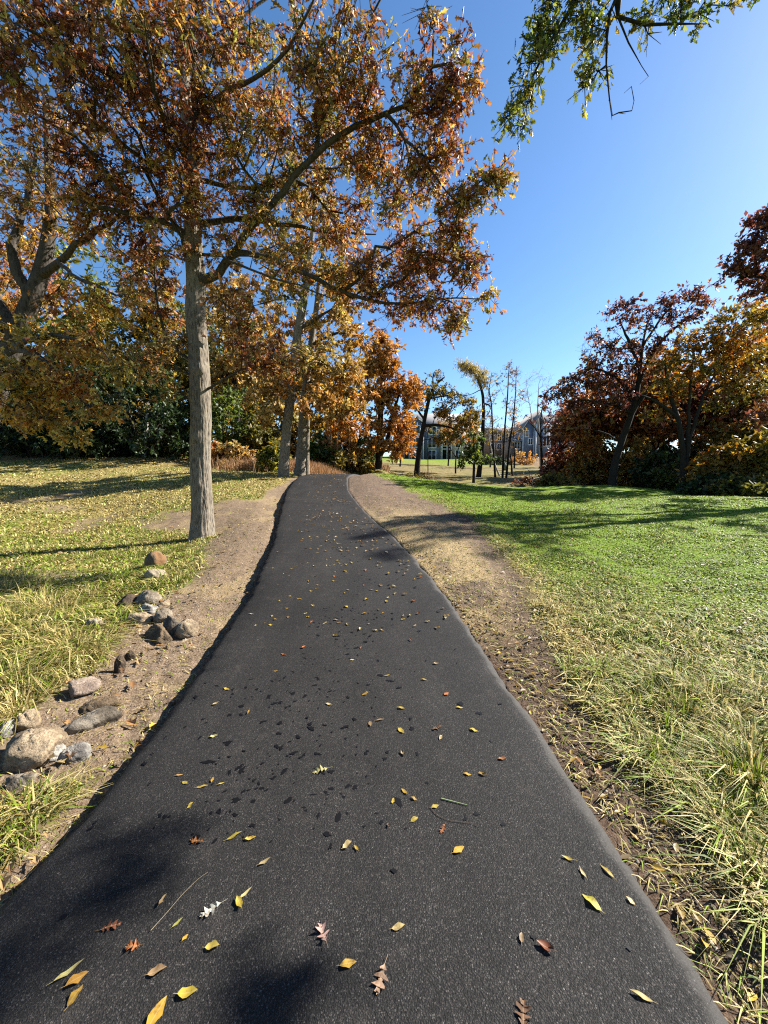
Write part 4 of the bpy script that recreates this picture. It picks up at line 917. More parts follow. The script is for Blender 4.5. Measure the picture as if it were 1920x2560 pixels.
# right side
px_tree(71, 'burgundy oak leaning over the edge of the mown lawn', [(1530, 1222), (1532, 1190), (1538, 1156), (1554, 1102), (1577, 1040), (1592, 990), (1600, 924), (1606, 860), (1620, 800)], [.27, .23, .21, .19, .17, .14, .10, .07, .03], 23,
        [([(1580, 1035), (1610, 985), (1640, 955), (1665, 930)], .13, .05), ([(1596, 960), (1630, 880), (1665, 840), (1710, 800), (1762, 778)], .10, .02), ([(1592, 990), (1540, 940), (1490, 920), (1450, 925)], .09, .02), ([(1600, 920), (1570, 850), (1550, 800)], .08, .02), ([(1578, 1040), (1530, 1010), (1470, 1000), (1420, 1005)], .08, .02), ([(1554, 1102), (1510, 1080), (1460, 1070)], .05, .015), ([(1606, 860), (1650, 800), (1680, 760)], .06, .02)],
        [(1560, 780, None, 35, 28, 1.2, 20, .85), (1600, 800, None, 30, 28, 1.1, 14, .8), (1650, 775, None, 35, 28, 1.2, 18, .85), (1740, 745, None, 40, 32, 1.4, 22, .9), (1700, 800, None, 40, 28, 1.3, 14, .8), (1520, 860, None, 40, 28, 1.4, 16, .85), (1590, 860, None, 45, 30, 1.5, 18, .85), (1640, 870, None, 40, 30, 1.4, 16),
         (1480, 910, None, 40, 22, 1.4, 18), (1550, 920, None, 45, 25, 1.6, 20), (1620, 930, None, 45, 28, 1.5, 18), (1430, 955, None, 40, 20, 1.4, 18), (1500, 965, None, 50, 20, 1.6, 20), (1570, 975, None, 40, 20, 1.4, 12), (1400, 990, None, 35, 16, 1.2, 12), (1460, 1010, None, 45, 18, 1.4, 16), (1540, 1020, None, 30, 18, 1.2, 9), (1500, 830, None, 20, 16, .8, 6, .5), (1460, 870, None, 20, 14, .7, 5, .3)],
        'red', 'bark_dark', hue=.45, size=.18, tw=.5, nl=8, per=6, amp=.45, airy=.8, huev=.28)
px_tree(72, 'oak forking into three tall stems at the lawn edge with orange and olive leaves', [(1712, 1245), (1710, 1200), (1708, 1137), (1697, 1052), (1677, 994), (1666, 940), (1660, 890)], [.25, .2, .14, .12, .10, .07, .03], 20.5,
        [([(1712, 1190), (1720, 1130), (1721, 1040), (1726, 960), (1735, 880)], .11, .03), ([(1720, 1120), (1736, 1059), (1760, 986), (1790, 930), (1830, 880)], .09, .02), ([(1694, 1045), (1660, 1012), (1625, 995), (1590, 985)], .09, .02), ([(1760, 986), (1810, 960), (1860, 950)], .07, .02)],
        [(1680, 905, None, 50, 32, 1.5, 18), (1720, 860, None, 50, 30, 1.5, 18), (1770, 840, None, 55, 35, 1.6, 22), (1830, 800, None, 55, 40, 1.6, 24), (1800, 900, None, 60, 35, 1.6, 24), (1860, 880, None, 55, 45, 1.6, 24), (1880, 960, None, 50, 35, 1.5, 20), (1740, 930, None, 50, 28, 1.4, 14), (1830, 960, None, 45, 25, 1.3, 14), (1650, 960, None, 35, 22, 1.1, 10), (1690, 980, None, 30, 16, 1, 7), (1900, 790, None, 50, 40, 1.5, 16), (1640, 1040, None, 25, 20, .9, 5), (1780, 1010, None, 40, 18, 1.1, 8)],
        'olive', 'bark_dark', hue=.58, size=.18, tw=.48, nl=8, per=6, amp=.45, airy=.8, huev=.28)
px_tree(73, 'near oak at the photo edge with red leaves on high arching boughs', [(2330, 1320), (2330, 1100), (2310, 900), (2280, 700), (2250, 500), (2230, 300)], [.36, .32, .29, .25, .18, .08], 15.5,
        [([(2300, 840), (2180, 760), (2050, 730), (1940, 700), (1850, 690)], .15, .03), ([(2270, 640), (2150, 560), (2020, 560), (1900, 560)], .12, .02), ([(2310, 950), (2180, 1000), (2040, 1000), (1940, 1030), (1870, 1060)], .12, .03)],
        [(1900, 545, None, 40, 22, .8, 12), (1870, 600, None, 40, 25, .8, 10), (1850, 665, None, 50, 32, .9, 20), (1910, 690, None, 45, 35, .9, 16), (1890, 630, None, 35, 22, .7, 8), (1960, 560, None, 60, 60, 1.2, 20), (2020, 680, None, 70, 60, 1.2, 24), (1905, 1040, None, 40, 25, .9, 10), (1960, 980, None, 60, 40, 1.1, 14), (2120, 500, None, 120, 90, 1.6, 30), (2250, 350, None, 140, 90, 2, 34), (2150, 800, None, 120, 80, 1.5, 24), (2380, 600, None, 140, 120, 2, 34), (2420, 850, None, 120, 100, 2, 24), (1890, 735, None, 30, 16, .6, 6)],
        'red', 'bark_dark', hue=.45, size=.16, tw=.34, nl=8, per=5, amp=.5)


def shrub(seed, label, u, v, Y, ru, h, lm, hue=.5, n=40, name='shrub', size=.16, nl=8, group=None, amp=.3, tmpl=KITE, per=5, barkm='bark_dark', leaf=1.0, dep=1.0):
    """several stems from one foot with a leafy mass over them; ru, h in photo px"""
    t = Tree(seed); rg = t.rg
    k = Y / F; c = P(u, v, Y); z0 = gz(c[0], Y)
    R_, H = ru * k, h * k
    ids = [t.node([c[0], Y, z0 - .1], -1, 0, .05)]
    for i in range(5):
        a = rg.uniform(0, 6.28); d = rg.uniform(.2, .6) * R_
        t.stem([[c[0] + d * .4 * math.cos(a), Y + d * .4 * math.sin(a), z0 + H * .3], [c[0] + d * math.cos(a), Y + d * math.sin(a), z0 + H * .6]], [.04, .02], ids[0], 0)
    a = rg.uniform(0, 6.283, n); rr = rg.random(n) ** .5; x = np.stack([rr * np.cos(a), rr * np.sin(a), (.06 + .94 * rg.random(n) ** .8) * np.sqrt(1 - .75 * rr ** 2)], 1)
    lob = 1 + .35 * (fbm(x[:, 0] * 2 + seed, x[:, 1] * 2 + x[:, 2] * 2, seed) - .5) * 2
    tips = np.array([c[0], Y, z0]) + x * np.array([R_, R_ * dep, H]) * lob[:, None]
    t.fill(tips, np.full(n, leaf), bf=.2, seg=.3, wig=.12)
    hf = lambda T: hue + amp * (fbm(T[:, 0] * .7 + seed, T[:, 2] * .7, seed, 3) - .5) * 2
    return finish(t, name, label, 'shrub' if 'tree' not in name else 'tree', M[lm], M[barkm], group=group, lv=dict(per=per, nl=nl, tw=min(.7, R_ * .4), size=size, tmpl=tmpl, huev=.18, hue_fn=hf), rt=.008, sides=(6, 4, 3))


gl = 'understorey along the right edge of the lawn'
for i, (lab, u, v, Y, ru, h, lm, hue, n) in enumerate([
    ('dark reddish shrub before the far house, leftmost under the burgundy oak', 1405, 1195, 33, 42, 110, 'red', .5, 44),
    ('low olive brush at the lawn end beside the thin dark trees', 1395, 1208, 28, 60, 40, 'olive', .2, 34),
    ('orange-gold shrub behind the burgundy oak trunk', 1480, 1205, 30, 55, 150, 'olive', .8, 60),
    ('yellow-orange shrub just right of the burgundy oak trunk', 1590, 1215, 27, 45, 130, 'olive', .6, 50),
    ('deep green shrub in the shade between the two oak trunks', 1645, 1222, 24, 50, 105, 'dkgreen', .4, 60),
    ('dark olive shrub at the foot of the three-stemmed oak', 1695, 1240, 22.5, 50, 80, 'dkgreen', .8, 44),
    ('brown-gold thicket right of the three-stemmed oak', 1790, 1240, 20, 65, 130, 'olive', .55, 70),
    ('olive and yellow thicket at the photo edge beyond the lawn', 1875, 1242, 19, 60, 175, 'olive', .3, 80),
    ('tall gold shrub rising behind the three-stemmed oak', 1800, 1215, 26, 70, 190, 'olive', .5, 70),
    ('dense green-gold shrub filling the gap at the photo edge', 1935, 1240, 23, 80, 220, 'olive', .2, 80),
    ('low dark shrub in front of the thickets by the lawn', 1780, 1250, 18.4, 60, 45, 'dkgreen', .5, 36),
    ('low brown-green shrub at the lawn edge near the photo corner', 1880, 1256, 17.2, 70, 50, 'olive', .15, 40),
    ('small orange shrub in the dim gap behind the burgundy oak', 1440, 1200, 36, 50, 130, 'red', .25, 40),
    ('rust shrub far behind the three-stemmed oak', 1690, 1190, 34, 70, 190, 'red', .2, 54),
    ('dim green shrub far behind the burgundy oak', 1570, 1190, 38, 80, 170, 'dkgreen', .7, 60)]):
    shrub(200 + i, lab, u, v, Y, ru, h, lm, hue, n, group=gl, size=.27, nl=12, per=6)
# far trees closing the view on the right
for i, (lab, u, Y, w, top, lm, hue) in enumerate([('tall dull-red tree far behind the right-hand thicket', 1650, 46, 110, 930, 'red', .3), ('tall gold tree far behind the right-hand thicket', 1790, 42, 120, 880, 'gold', .5), ('tall olive tree far back at the photo edge', 1930, 38, 130, 800, 'olive', .4), ('rounded rust tree far behind the burgundy oak', 1500, 50, 90, 990, 'red', .2), ('dark maroon tree behind the fork of the three-stemmed oak', 1720, 31, 80, 930, 'red', .5), ('brown-olive tree filling the gap right of the burgundy oak', 1610, 33, 70, 960, 'olive', .7), ('dull green tree low behind the burgundy oak boughs', 1440, 42, 60, 1040, 'green', .4), ('olive tree crowding the photo edge above the thicket', 1880, 28, 90, 860, 'olive', .6), ('russet tree close behind the burgundy oak crown', 1480, 31, 80, 945, 'oak', .75), ('brown-orange tree between the two lawn-edge oaks', 1630, 29, 80, 880, 'oak', .7), ('tall rust and olive tree at the photo edge behind the red boughs', 1900, 26, 90, 740, 'oak', .55)]):
    c = P(u, 1180, Y); top_px = top
    px_tree(230 + i, lab, [(u, 1190), (u + 3, 1120), (u - 4, 1050), (u + 6, (1050 + top) / 2)], [.25, .2, .16, .06], Y, [],
            [(u, (top + 1080) / 2, None, w * .7, (1080 - top) * .5, 3.0, 60), (u - w * .4, 1060, None, w * .5, 40, 2, 22), (u + w * .4, 1050, None, w * .5, 45, 2, 22)], lm, name='woodland_tree', hue=hue, size=.4, tw=.9, nl=9, per=6, group='far trees on the right')

# left woodland
gw = 'woodland behind the dry grass'
for i, (lab, u, v, Y, ru, h, lm, hue, n, sz) in enumerate([
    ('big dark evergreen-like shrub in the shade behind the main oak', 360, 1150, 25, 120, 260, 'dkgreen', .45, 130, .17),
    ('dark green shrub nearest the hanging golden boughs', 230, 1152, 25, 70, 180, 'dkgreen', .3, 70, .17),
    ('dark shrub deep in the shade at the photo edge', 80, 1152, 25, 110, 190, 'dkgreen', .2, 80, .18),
    ('green shrub just right of the main oak trunk', 560, 1140, 27, 70, 210, 'green', .5, 70, .18),
    ('bright yellow bush right of the main oak trunk', 585, 1150, 23.5, 42, 72, 'gold', .4, 30, .16),
    ('small orange bush at the foot of the yellow bush', 540, 1152, 24, 38, 55, 'orange', .6, 24, .16),
    ('olive shrub behind the three grey oaks', 650, 1160, 27, 55, 130, 'olive', .2, 50, .18),
    ('yellow-green bush left of the nearest grey oak', 675, 1178, 22.5, 30, 70, 'green', .85, 26, .15),
    ('dark green bush right of the three oaks beyond the rust grass', 800, 1180, 30, 50, 90, 'green', .3, 40, .2),
    ('bright orange shrub above the rust grass', 850, 1172, 31, 60, 105, 'orange', .25, 46, .2),
    ('low brown brush beside the tall orange oak', 880, 1186, 29, 50, 50, 'olive', .4, 34, .18),
    ('dark brush at the foot of the tall orange oak', 905, 1186, 33, 35, 80, 'green', .4, 34, .2)]):
    shrub(300 + i, lab, u, v, Y, ru, h, lm, hue, n, group=gw, size=sz * 1.5, nl=12, per=6)
for i, (lab, u, Y, w, top, lm, hue) in enumerate([
    ('tall rust-brown tree deep in the left wood', 60, 31, 130, 560, 'oak', .6), ('tall green-gold tree behind the leaning oak', 220, 29, 120, 600, 'green', .75), ('tall olive tree behind the dark shrub', 370, 31, 110, 620, 'olive', .4),
    ('tall golden tree seen right of the main oak trunk', 590, 31, 110, 700, 'gold', .4), ('green tree at the back of the left wood', 480, 38, 120, 760, 'green', .5), ('wide rust tree past the photo edge on the left', -120, 28, 150, 520, 'oak', .5), ('gold tree behind the three grey oaks', 730, 40, 100, 860, 'gold', .55), ('olive tree at the far end of the left wood', 870, 48, 80, 980, 'olive', .6)]):
    vb = 1160
    px_tree(330 + i, lab, [(u, vb), (u + 4, 1050), (u - 5, 930), (u + 6, (900 + top) / 2)], [.28, .22, .17, .06], Y, [],
            [(u, (top + 1000) / 2, None, w * .75, (1000 - top) * .5, 2.6, 80), (u - w * .5, 960, None, w * .5, 70, 2, 26), (u + w * .45, 940, None, w * .5, 70, 2, 26)], lm, name='woodland_tree', hue=hue, size=.36, tw=.8, nl=9, per=6, group=gw)
for i, (lab, u, Y, r) in enumerate([('bare grey trunk in the dark gap left of the main oak', 363, 26, .14), ('thin shaded trunk between the dark shrubs', 288, 26.5, .09), ('slim pale trunk above the rust grass, left of its twin', 826, 29, .05), ('slim pale trunk above the rust grass, right of its twin', 842, 29.5, .05)]):
    px_tree(350 + i, lab, [(u, 1165), (u + 1, 1120), (u + 4, 1060), (u + 6, 1000)], [r, r * .9, r * .8, r * .4], Y, [], [(u + 5, 1010, None, 30, 35, 1, 10)], 'olive', 'bark_pale', name='woodland_tree', hue=.4, size=.2, group=gw)
for i, (lab, u, Y, ru, h, lm, hue) in enumerate([
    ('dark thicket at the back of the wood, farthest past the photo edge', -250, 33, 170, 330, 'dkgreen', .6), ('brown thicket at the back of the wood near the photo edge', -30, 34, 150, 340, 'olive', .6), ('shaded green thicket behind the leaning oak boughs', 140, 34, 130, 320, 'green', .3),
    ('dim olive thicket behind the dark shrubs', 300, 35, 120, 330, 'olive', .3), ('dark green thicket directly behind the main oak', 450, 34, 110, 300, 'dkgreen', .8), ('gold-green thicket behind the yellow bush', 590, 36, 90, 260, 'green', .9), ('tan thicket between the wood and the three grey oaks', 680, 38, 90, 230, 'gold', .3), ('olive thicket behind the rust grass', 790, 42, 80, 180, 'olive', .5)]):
    shrub(400 + i, lab, u, 1160, Y, ru, h, lm, hue, 110, group=gw, size=.42, nl=11, per=6, amp=.4)
for i, (lab, u, Y, ru, h, lm, hue) in enumerate([
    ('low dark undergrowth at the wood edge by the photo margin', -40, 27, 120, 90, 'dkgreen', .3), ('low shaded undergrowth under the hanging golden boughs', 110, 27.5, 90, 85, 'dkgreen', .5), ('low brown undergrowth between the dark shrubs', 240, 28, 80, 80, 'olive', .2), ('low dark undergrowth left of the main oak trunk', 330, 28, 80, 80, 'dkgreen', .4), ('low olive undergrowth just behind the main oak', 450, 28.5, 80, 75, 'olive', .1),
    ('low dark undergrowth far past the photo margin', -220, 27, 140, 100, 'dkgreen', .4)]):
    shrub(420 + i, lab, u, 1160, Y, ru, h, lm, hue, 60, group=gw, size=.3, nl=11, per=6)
for i, (lab, u, Y, ru, h, lm, hue) in enumerate([('dark undergrowth behind the gap beside the three-stemmed oak', 1660, 30, 90, 110, 'dkgreen', .5), ('dim undergrowth behind the burgundy oak foot', 1530, 33, 80, 90, 'dkgreen', .7), ('dark undergrowth deep behind the brown-gold thicket', 1770, 28, 90, 120, 'dkgreen', .4), ('olive undergrowth at the dim end of the lawn', 1440, 38, 70, 80, 'olive', .2)]):
    shrub(440 + i, lab, u, 1195, Y, ru, h, lm, hue, 60, group=gl, size=.32, nl=11, per=6)
shrub(380, 'rounded orange-gold bush before the far blue-grey house', 1306, 1158, 66, 32, 34, 'gold', .7, 40, size=.3)
shrub(381, 'dark clipped hedge on the slope below the far houses', 1235, 1160, 66, 34, 22, 'dkgreen', .3, 40, name='hedge', size=.3)
shrub(382, 'small dark bush at the end of the lawn below the crooked oak', 1110, 1200, 31, 16, 16, 'dkgreen', .3, 14, size=.16)
shrub(383, 'low brown brush around the foot of the crooked oak', 1020, 1194, 34, 45, 18, 'olive', .5, 26, size=.18)
shrub(384, 'low reddish brush on the bank left of the thin dark trees', 1330, 1200, 34, 45, 22, 'red', .3, 26, size=.18)

# ------------------------------------------------------------------ houses
def flat_mat(name, c, rough=.7, bump_sc=None, var=.12, spec=.3):
    m, t, b = mat(name)
    n = noise(t, 1.5, 4, .6)
    t.links.new(mixc(t, 1.0, c, ramp(t, n, [(.3, (1 - var,) * 3), (.7, (1 + var,) * 3)]), 'MULTIPLY'), b.inputs['Base Color']); setin(b, Roughness=rough); b.inputs['Specular IOR Level'].default_value = spec
    if bump_sc:
        w = nd(t, 'ShaderNodeTexWave', bands_direction='Z'); setin(w, Scale=bump_sc); t.links.new(wpos(t), w.inputs[0])
        bp = nd(t, 'ShaderNodeBump'); setin(bp, Strength=.4, Distance=.02); t.links.new(w.outputs[1], bp.inputs['Height']); t.links.new(bp.outputs[0], b.inputs['Normal'])
    return m


HM = {'blue': flat_mat('siding_blue_grey', (.15, .185, .245), bump_sc=1.6), 'white': flat_mat('trim_white', (.75, .75, .73), .5), 'glass': flat_mat('window_glass', (.025, .03, .035), .08, spec=.6), 'roof': flat_mat('roof_shingle', (.22, .21, .205), .9),
      'tan': flat_mat('siding_tan', (.42, .37, .31), bump_sc=1.6), 'brown': flat_mat('siding_brown', (.16, .12, .095), bump_sc=1.6), 'chim': flat_mat('chimney_tan', (.36, .32, .27)), 'dark': flat_mat('dark_recess', (.03, .028, .027))}


def bxm(x0, x1, y0, y1, z0, z1):
    v = [(x, y, z) for z in (z0, z1) for y in (y0, y1) for x in (x0, x1)]
    return v, [(0, 2, 3, 1), (4, 5, 7, 6), (0, 1, 5, 4), (1, 3, 7, 5), (3, 2, 6, 7), (2, 0, 4, 6)]


def bpart(root, name, box, m):
    v, f = bxm(*box); return link(name, mesh_poly(name, v, f), HM[m], root)


def polyext(root, name, xz, y0, y1, m, parent=None):
    """outline in x,z pulled from y0 to y1"""
    n = len(xz); v = [(x, y0, z) for x, z in xz] + [(x, y1, z) for x, z in xz]
    f = [list(range(n)), list(range(2 * n - 1, n - 1, -1))] + [[i, n + i, n + (i + 1) % n, (i + 1) % n] for i in range(n)]
    return link(name, mesh_poly(name, v, f), HM[m], parent or root)


def window(root, x0, x1, z0, z1, y):
    t = .16
    fr = Quads()
    fv, ff = [], []
    for bx_ in ((x0 - t, x0, z0 - t, z1 + t), (x1, x1 + t, z0 - t, z1 + t), (x0, x1, z1, z1 + t), (x0, x1, z0 - t * 1.3, z0), ((x0 + x1) / 2 - .06, (x0 + x1) / 2 + .06, z0, z1)):
        v, f = bxm(bx_[0], bx_[1], y - .09, y + .02, bx_[2], bx_[3]); f = [[i + len(fv) for i in q] for q in f]; fv += v; ff += f
    w = link('window', mesh_poly('window', fv, ff), HM['white'], root)
    for a, b in ((x0, (x0 + x1) / 2 - .06), ((x0 + x1) / 2 + .06, x1)):
        v, f = bxm(a, b, y - .04, y + .01, z0, z1); link('pane', mesh_poly('pane', v, f), HM['glass'], w)


def gable(root, x0, x1, y0, y1, z0, ze, za, wall='blue', over=.35):
    """gabled wing facing the viewer: walls, two roof slopes, white rake boards"""
    xm = (x0 + x1) / 2
    polyext(root, 'wall', [(x0, z0), (x1, z0), (x1, ze), (xm, za), (x0, ze)], y0, y1, wall)
    sl = (za - ze) / (xm - x0)
    for s, xe in ((-1, x0 - over), (1, x1 + over)):
        zo = ze - over * sl
        pts = [(xm, za + .02), (xe, zo + .02), (xe, zo + .22), (xm, za + .24)]
        polyext(root, 'roof', pts if s > 0 else pts[::-1], y0 - .45, y1, 'roof')
        pts = [(xm, za - .16), (xe, zo - .16), (xe, zo + .019), (xm, za + .019)]
        polyext(root, 'rake_board', pts if s > 0 else pts[::-1], y0 - .47, y0 - .38, 'white')
    for x in (x0, x1 - .16): bpart(root, 'corner_board', (x - .03 if x == x0 else x, x + .13 if x == x0 else x + .19, y0 - .03, y0 + .12, z0, ze - .2), 'white')


def house_left():
    Y = 86.0; k = Y / F
    X = lambda u: (u - 960) * k
    Zv = lambda v: P(960, v, Y)[2]
    zb = Zv(1152)
    root = empty('apartment_house', (X(1040), Y, zb), 'three-storey blue-grey apartment house with a white-trimmed gable', 'house')
    off = np.array([X(1040), Y, zb])
    gable(root, X(1022), X(1058), Y, Y + 9, zb, Zv(1058), Zv(1041))
    for v0, v1 in ((1065, 1083), (1095, 1117), (1125, 1147)): window(root, X(1029), X(1048), Zv(v1), Zv(v0), Y)
    bpart(root, 'wall', (X(1058), X(1103), Y + 1.6, Y + 10, zb, Zv(1056)), 'blue')
    for v0, v1 in ((1065, 1083), (1095, 1117), (1125, 1147)): window(root, X(1071), X(1090), Zv(v1), Zv(v0), Y + 1.6)
    bpart(root, 'corner_board', (X(1103), X(1103) + .2, Y + 1.5, Y + 1.75, zb, Zv(1057)), 'white')
    bpart(root, 'wall', (X(1103) + .2, X(1130), Y + 3.2, Y + 10, zb, Zv(1056)), 'dark')
    for v in (1060, 1092, 1122): bpart(root, 'balcony', (X(1104), X(1130), Y + 1.2, Y + 3.2, Zv(v) - .1, Zv(v) + .2), 'tan')
    for u in (1105, 1117, 1128): bpart(root, 'balcony_post', (X(u), X(u) + .15, Y + 1.05, Y + 1.2, zb, Zv(1060)), 'white')
    for v in (1084, 1114): bpart(root, 'balcony_rail', (X(1104), X(1130), Y + .98, Y + 1.04, Zv(v) - .08, Zv(v) + .08), 'white')
    bpart(root, 'wall', (X(1130), X(1172), Y + 1.4, Y + 10, zb, Zv(1056)), 'tan')
    for v0, v1 in ((1065, 1083), (1095, 1117), (1125, 1147)): window(root, X(1140), X(1156), Zv(v1), Zv(v0), Y + 1.4)
    bpart(root, 'wall', (X(985), X(1022), Y + 2.0, Y + 10, zb, Zv(1056)), 'brown')
    for v0, v1 in ((1065, 1083), (1095, 1117), (1125, 1147)): window(root, X(994), X(1010), Zv(v1), Zv(v0), Y + 2.0)
    # main roof: a slope rising away from the viewer, ridge parallel to the front
    x0, x1 = X(980), X(1178); z0 = Zv(1057); z1 = Zv(1029) + .8
    v = [(x0, Y + 1.0, z0), (x1, Y + 1.0, z0), (x1, Y + 7.5, z1), (x0, Y + 7.5, z1), (x0, Y + 14, z0), (x1, Y + 14, z0)]
    v += [(a, b, c - .25) for a, b, c in v]
    f = [(0, 1, 2, 3), (3, 2, 5, 4), (7, 6, 9, 8), (8, 9, 10, 11), (0, 6, 7, 1), (4, 5, 11, 10), (1, 7, 8, 2), (2, 8, 11, 5), (0, 3, 9, 6), (3, 4, 10, 9)]
    link('roof', mesh_poly('roof', v, f), HM['roof'], root)
    polyext(root, 'wall', [(X(1172), zb), (X(1210), zb), (X(1210), Zv(1075)), (X(1192), Zv(1048)), (X(1172), Zv(1048))], Y + 2.4, Y + 9, 'tan')
    bpart(root, 'chimney', (X(1171), X(1182), Y + 3, Y + 4.2, Zv(1060), Zv(1024)), 'chim')
    bpart(root, 'chimney', (X(1185), X(1197), Y + 2.2, Y + 3.4, Zv(1080), Zv(1038)), 'chim')
    for v0, v1 in ((1095, 1115), (1125, 1147)): window(root, X(1184), X(1200), Zv(v1), Zv(v0), Y + 2.4)
    for c in root.children: c.location = -off
    return root


house_left()


def house_right():
    Y = 84.0; k = Y / F
    X = lambda u: (u - 960) * k
    Zv = lambda v: P(960, v, Y)[2]
    zb = Zv(1147)
    off = np.array([X(1350), Y, zb])
    root = empty('apartment_house', off, 'blue-grey house with a corner gable behind the thin dark trees', 'house')
    gable(root, X(1306), X(1334), Y + .8, Y + 9, zb, Zv(1066), Zv(1043))
    for a, b, v0, v1 in ((1312, 1319, 1076, 1090), (1320, 1330, 1096, 1110)): window(root, X(a), X(b), Zv(v1), Zv(v0), Y + .8)
    bpart(root, 'wall', (X(1334), X(1372), Y, Y + 10, zb, Zv(1058)), 'blue')
    for a in (1334, 1370): bpart(root, 'corner_board', (X(a) - .04, X(a) + .24, Y - .05, Y + .15, zb, Zv(1059)), 'white')
    for a, b, v0, v1 in ((1354, 1367, 1091, 1114), (1354, 1367, 1066, 1080)): window(root, X(a), X(b), Zv(v1), Zv(v0), Y)
    polyext(root, 'gable_wall', [(X(1333), Zv(1058)), (X(1352), Zv(1058)), (X(1342), Zv(1028))], Y - .05, Y + 8, 'blue')
    for s in (1, -1):
        xe = X(1342) + s * (X(1355) - X(1342)); pts = [(X(1342), Zv(1027)), (xe, Zv(1062)), (xe, Zv(1062) + .25), (X(1342), Zv(1027) + .25)]
        polyext(root, 'roof', pts if s > 0 else pts[::-1], Y - .5, Y + 9, 'roof')
        pts = [(X(1342), Zv(1027) - .17), (xe, Zv(1062) - .17), (xe, Zv(1062) - .003), (X(1342), Zv(1027) - .003)]
        polyext(root, 'rake_board', pts if s > 0 else pts[::-1], Y - .52, Y - .42, 'white')
    bpart(root, 'wall', (X(1372) + .24, X(1480), Y + 2, Y + 11, zb, Zv(1062)), 'blue')
    for a in (1385, 1415, 1445):
        for v0, v1 in ((1070, 1088), (1098, 1118)): window(root, X(a), X(a + 14), Zv(v1), Zv(v0), Y + 2)
    x0, x1 = X(1340), X(1486); z0 = Zv(1063); z1 = Zv(1025) + .4
    v = [(x0, Y + 1.2, z0), (x1, Y + 1.2, z0), (x1, Y + 8, z1), (x0, Y + 8, z1), (x0, Y + 15, z0), (x1, Y + 15, z0)]
    v += [(a, b, c - .25) for a, b, c in v]
    f = [(0, 1, 2, 3), (3, 2, 5, 4), (7, 6, 9, 8), (8, 9, 10, 11), (0, 6, 7, 1), (4, 5, 11, 10), (1, 7, 8, 2), (2, 8, 11, 5), (0, 3, 9, 6), (3, 4, 10, 9)]
    link('roof', mesh_poly('roof', v, f), HM['roof'], root)
    # low wing
    bpart(root, 'wall', (X(1281), X(1306) - .05, Y + 1.5, Y + 9, zb, Zv(1099)), 'brown')
    window(root, X(1288), X(1301), Zv(1120), Zv(1104), Y + 1.5)
    v = [(X(1279), Y + .9, Zv(1100)), (X(1306) - .06, Y + .9, Zv(1100)), (X(1306) - .06, Y + 6, Zv(1086)), (X(1286), Y + 6, Zv(1086))]; v += [(a, b, c - .2) for a, b, c in v]
    link('roof', mesh_poly('roof', v, [(0, 1, 2, 3), (7, 6, 5, 4), (0, 4, 5, 1), (1, 5, 6, 2), (2, 6, 7, 3), (3, 7, 4, 0)]), HM['roof'], root)
    for c in root.children: c.location = -off


house_right()


def house_mid():
    Y = 97.0; k = Y / F
    X = lambda u: (u - 960) * k
    Zv = lambda v: P(960, v, Y)[2]
    zb = Zv(1150); off = np.array([X(1260), Y, zb])
    root = empty('apartment_house', off, 'low brown house seen between the slim bare stems', 'house')
    bpart(root, 'wall', (X(1216), X(1302), Y, Y + 8, zb, Zv(1078)), 'brown')
    for a in (1224, 1240, 1256, 1272, 1288):
        for v0, v1 in ((1086, 1100), (1110, 1124)): window(root, X(a), X(a + 9), Zv(v1), Zv(v0), Y)
    bpart(root, 'corner_board', (X(1294), X(1294) + .35, Y - .05, Y - .001, zb, Zv(1079)), 'white')
    x0, x1 = X(1213), X(1305); z0 = Zv(1079); z1 = Zv(1064)
    v = [(x0, Y - .6, z0), (x1, Y - .6, z0), (x1, Y + 4, z1), (x0, Y + 4, z1), (x0, Y + 9, z0), (x1, Y + 9, z0)]; v += [(a, b, c - .25) for a, b, c in v]
    f = [(0, 1, 2, 3), (3, 2, 5, 4), (7, 6, 9, 8), (8, 9, 10, 11), (0, 6, 7, 1), (4, 5, 11, 10), (1, 7, 8, 2), (2, 8, 11, 5), (0, 3, 9, 6), (3, 4, 10, 9)]
    link('roof', mesh_poly('roof', v, f), HM['roof'], root)
    for c in root.children: c.location = -off


house_mid()
p = P(1261, 1183, 50); z0 = gz(p[0], 50)
ub = empty('utility_box', (p[0], 50, z0), 'small green-grey utility box among the slim stems', 'utility box')
link('body', mesh_poly('body', *bxm(-.3, .3, -.25, .25, 0, 1.0)), flat_mat('box_green', (.12, .15, .11)), ub)
link('lid', mesh_poly('lid', *bxm(-.34, .34, -.29, .29, 1.003, 1.08)), flat_mat('box_lid', (.3, .32, .28)), ub)

# ------------------------------------------------------------------ grass, straw, gravel, litter
def blade_mat(name, greens, dries, trans=.35):
    m, t, b = mat(name)
    d = att(t, 'dry'); r = att(t, 'rnd')
    c = mixc(t, d, ramp(t, r, [(0, greens[0]), (.6, greens[1]), (1, greens[2])]), ramp(t, r, [(0, dries[0]), (.5, dries[1]), (1, dries[2])]))
    t.links.new(c, b.inputs['Base Color']); setin(b, Roughness=.6); b.inputs['Specular IOR Level'].default_value = .25
    tr = nd(t, 'ShaderNodeBsdfTranslucent'); t.links.new(c, tr.inputs[0])
    mx = nd(t, 'ShaderNodeMixShader'); mx.inputs[0].default_value = trans
    t.links.new(b.outputs[0], mx.inputs[1]); t.links.new(tr.outputs[0], mx.inputs[2]); t.links.new(mx.outputs[0], t.nodes['Material Output'].inputs[0])
    return m


M['blade'] = blade_mat('grass_blade', [(.035, .06, .003), (.13, .205, .007), (.25, .34, .016)], [(.14, .09, .03), (.40, .30, .10), (.62, .51, .25)])


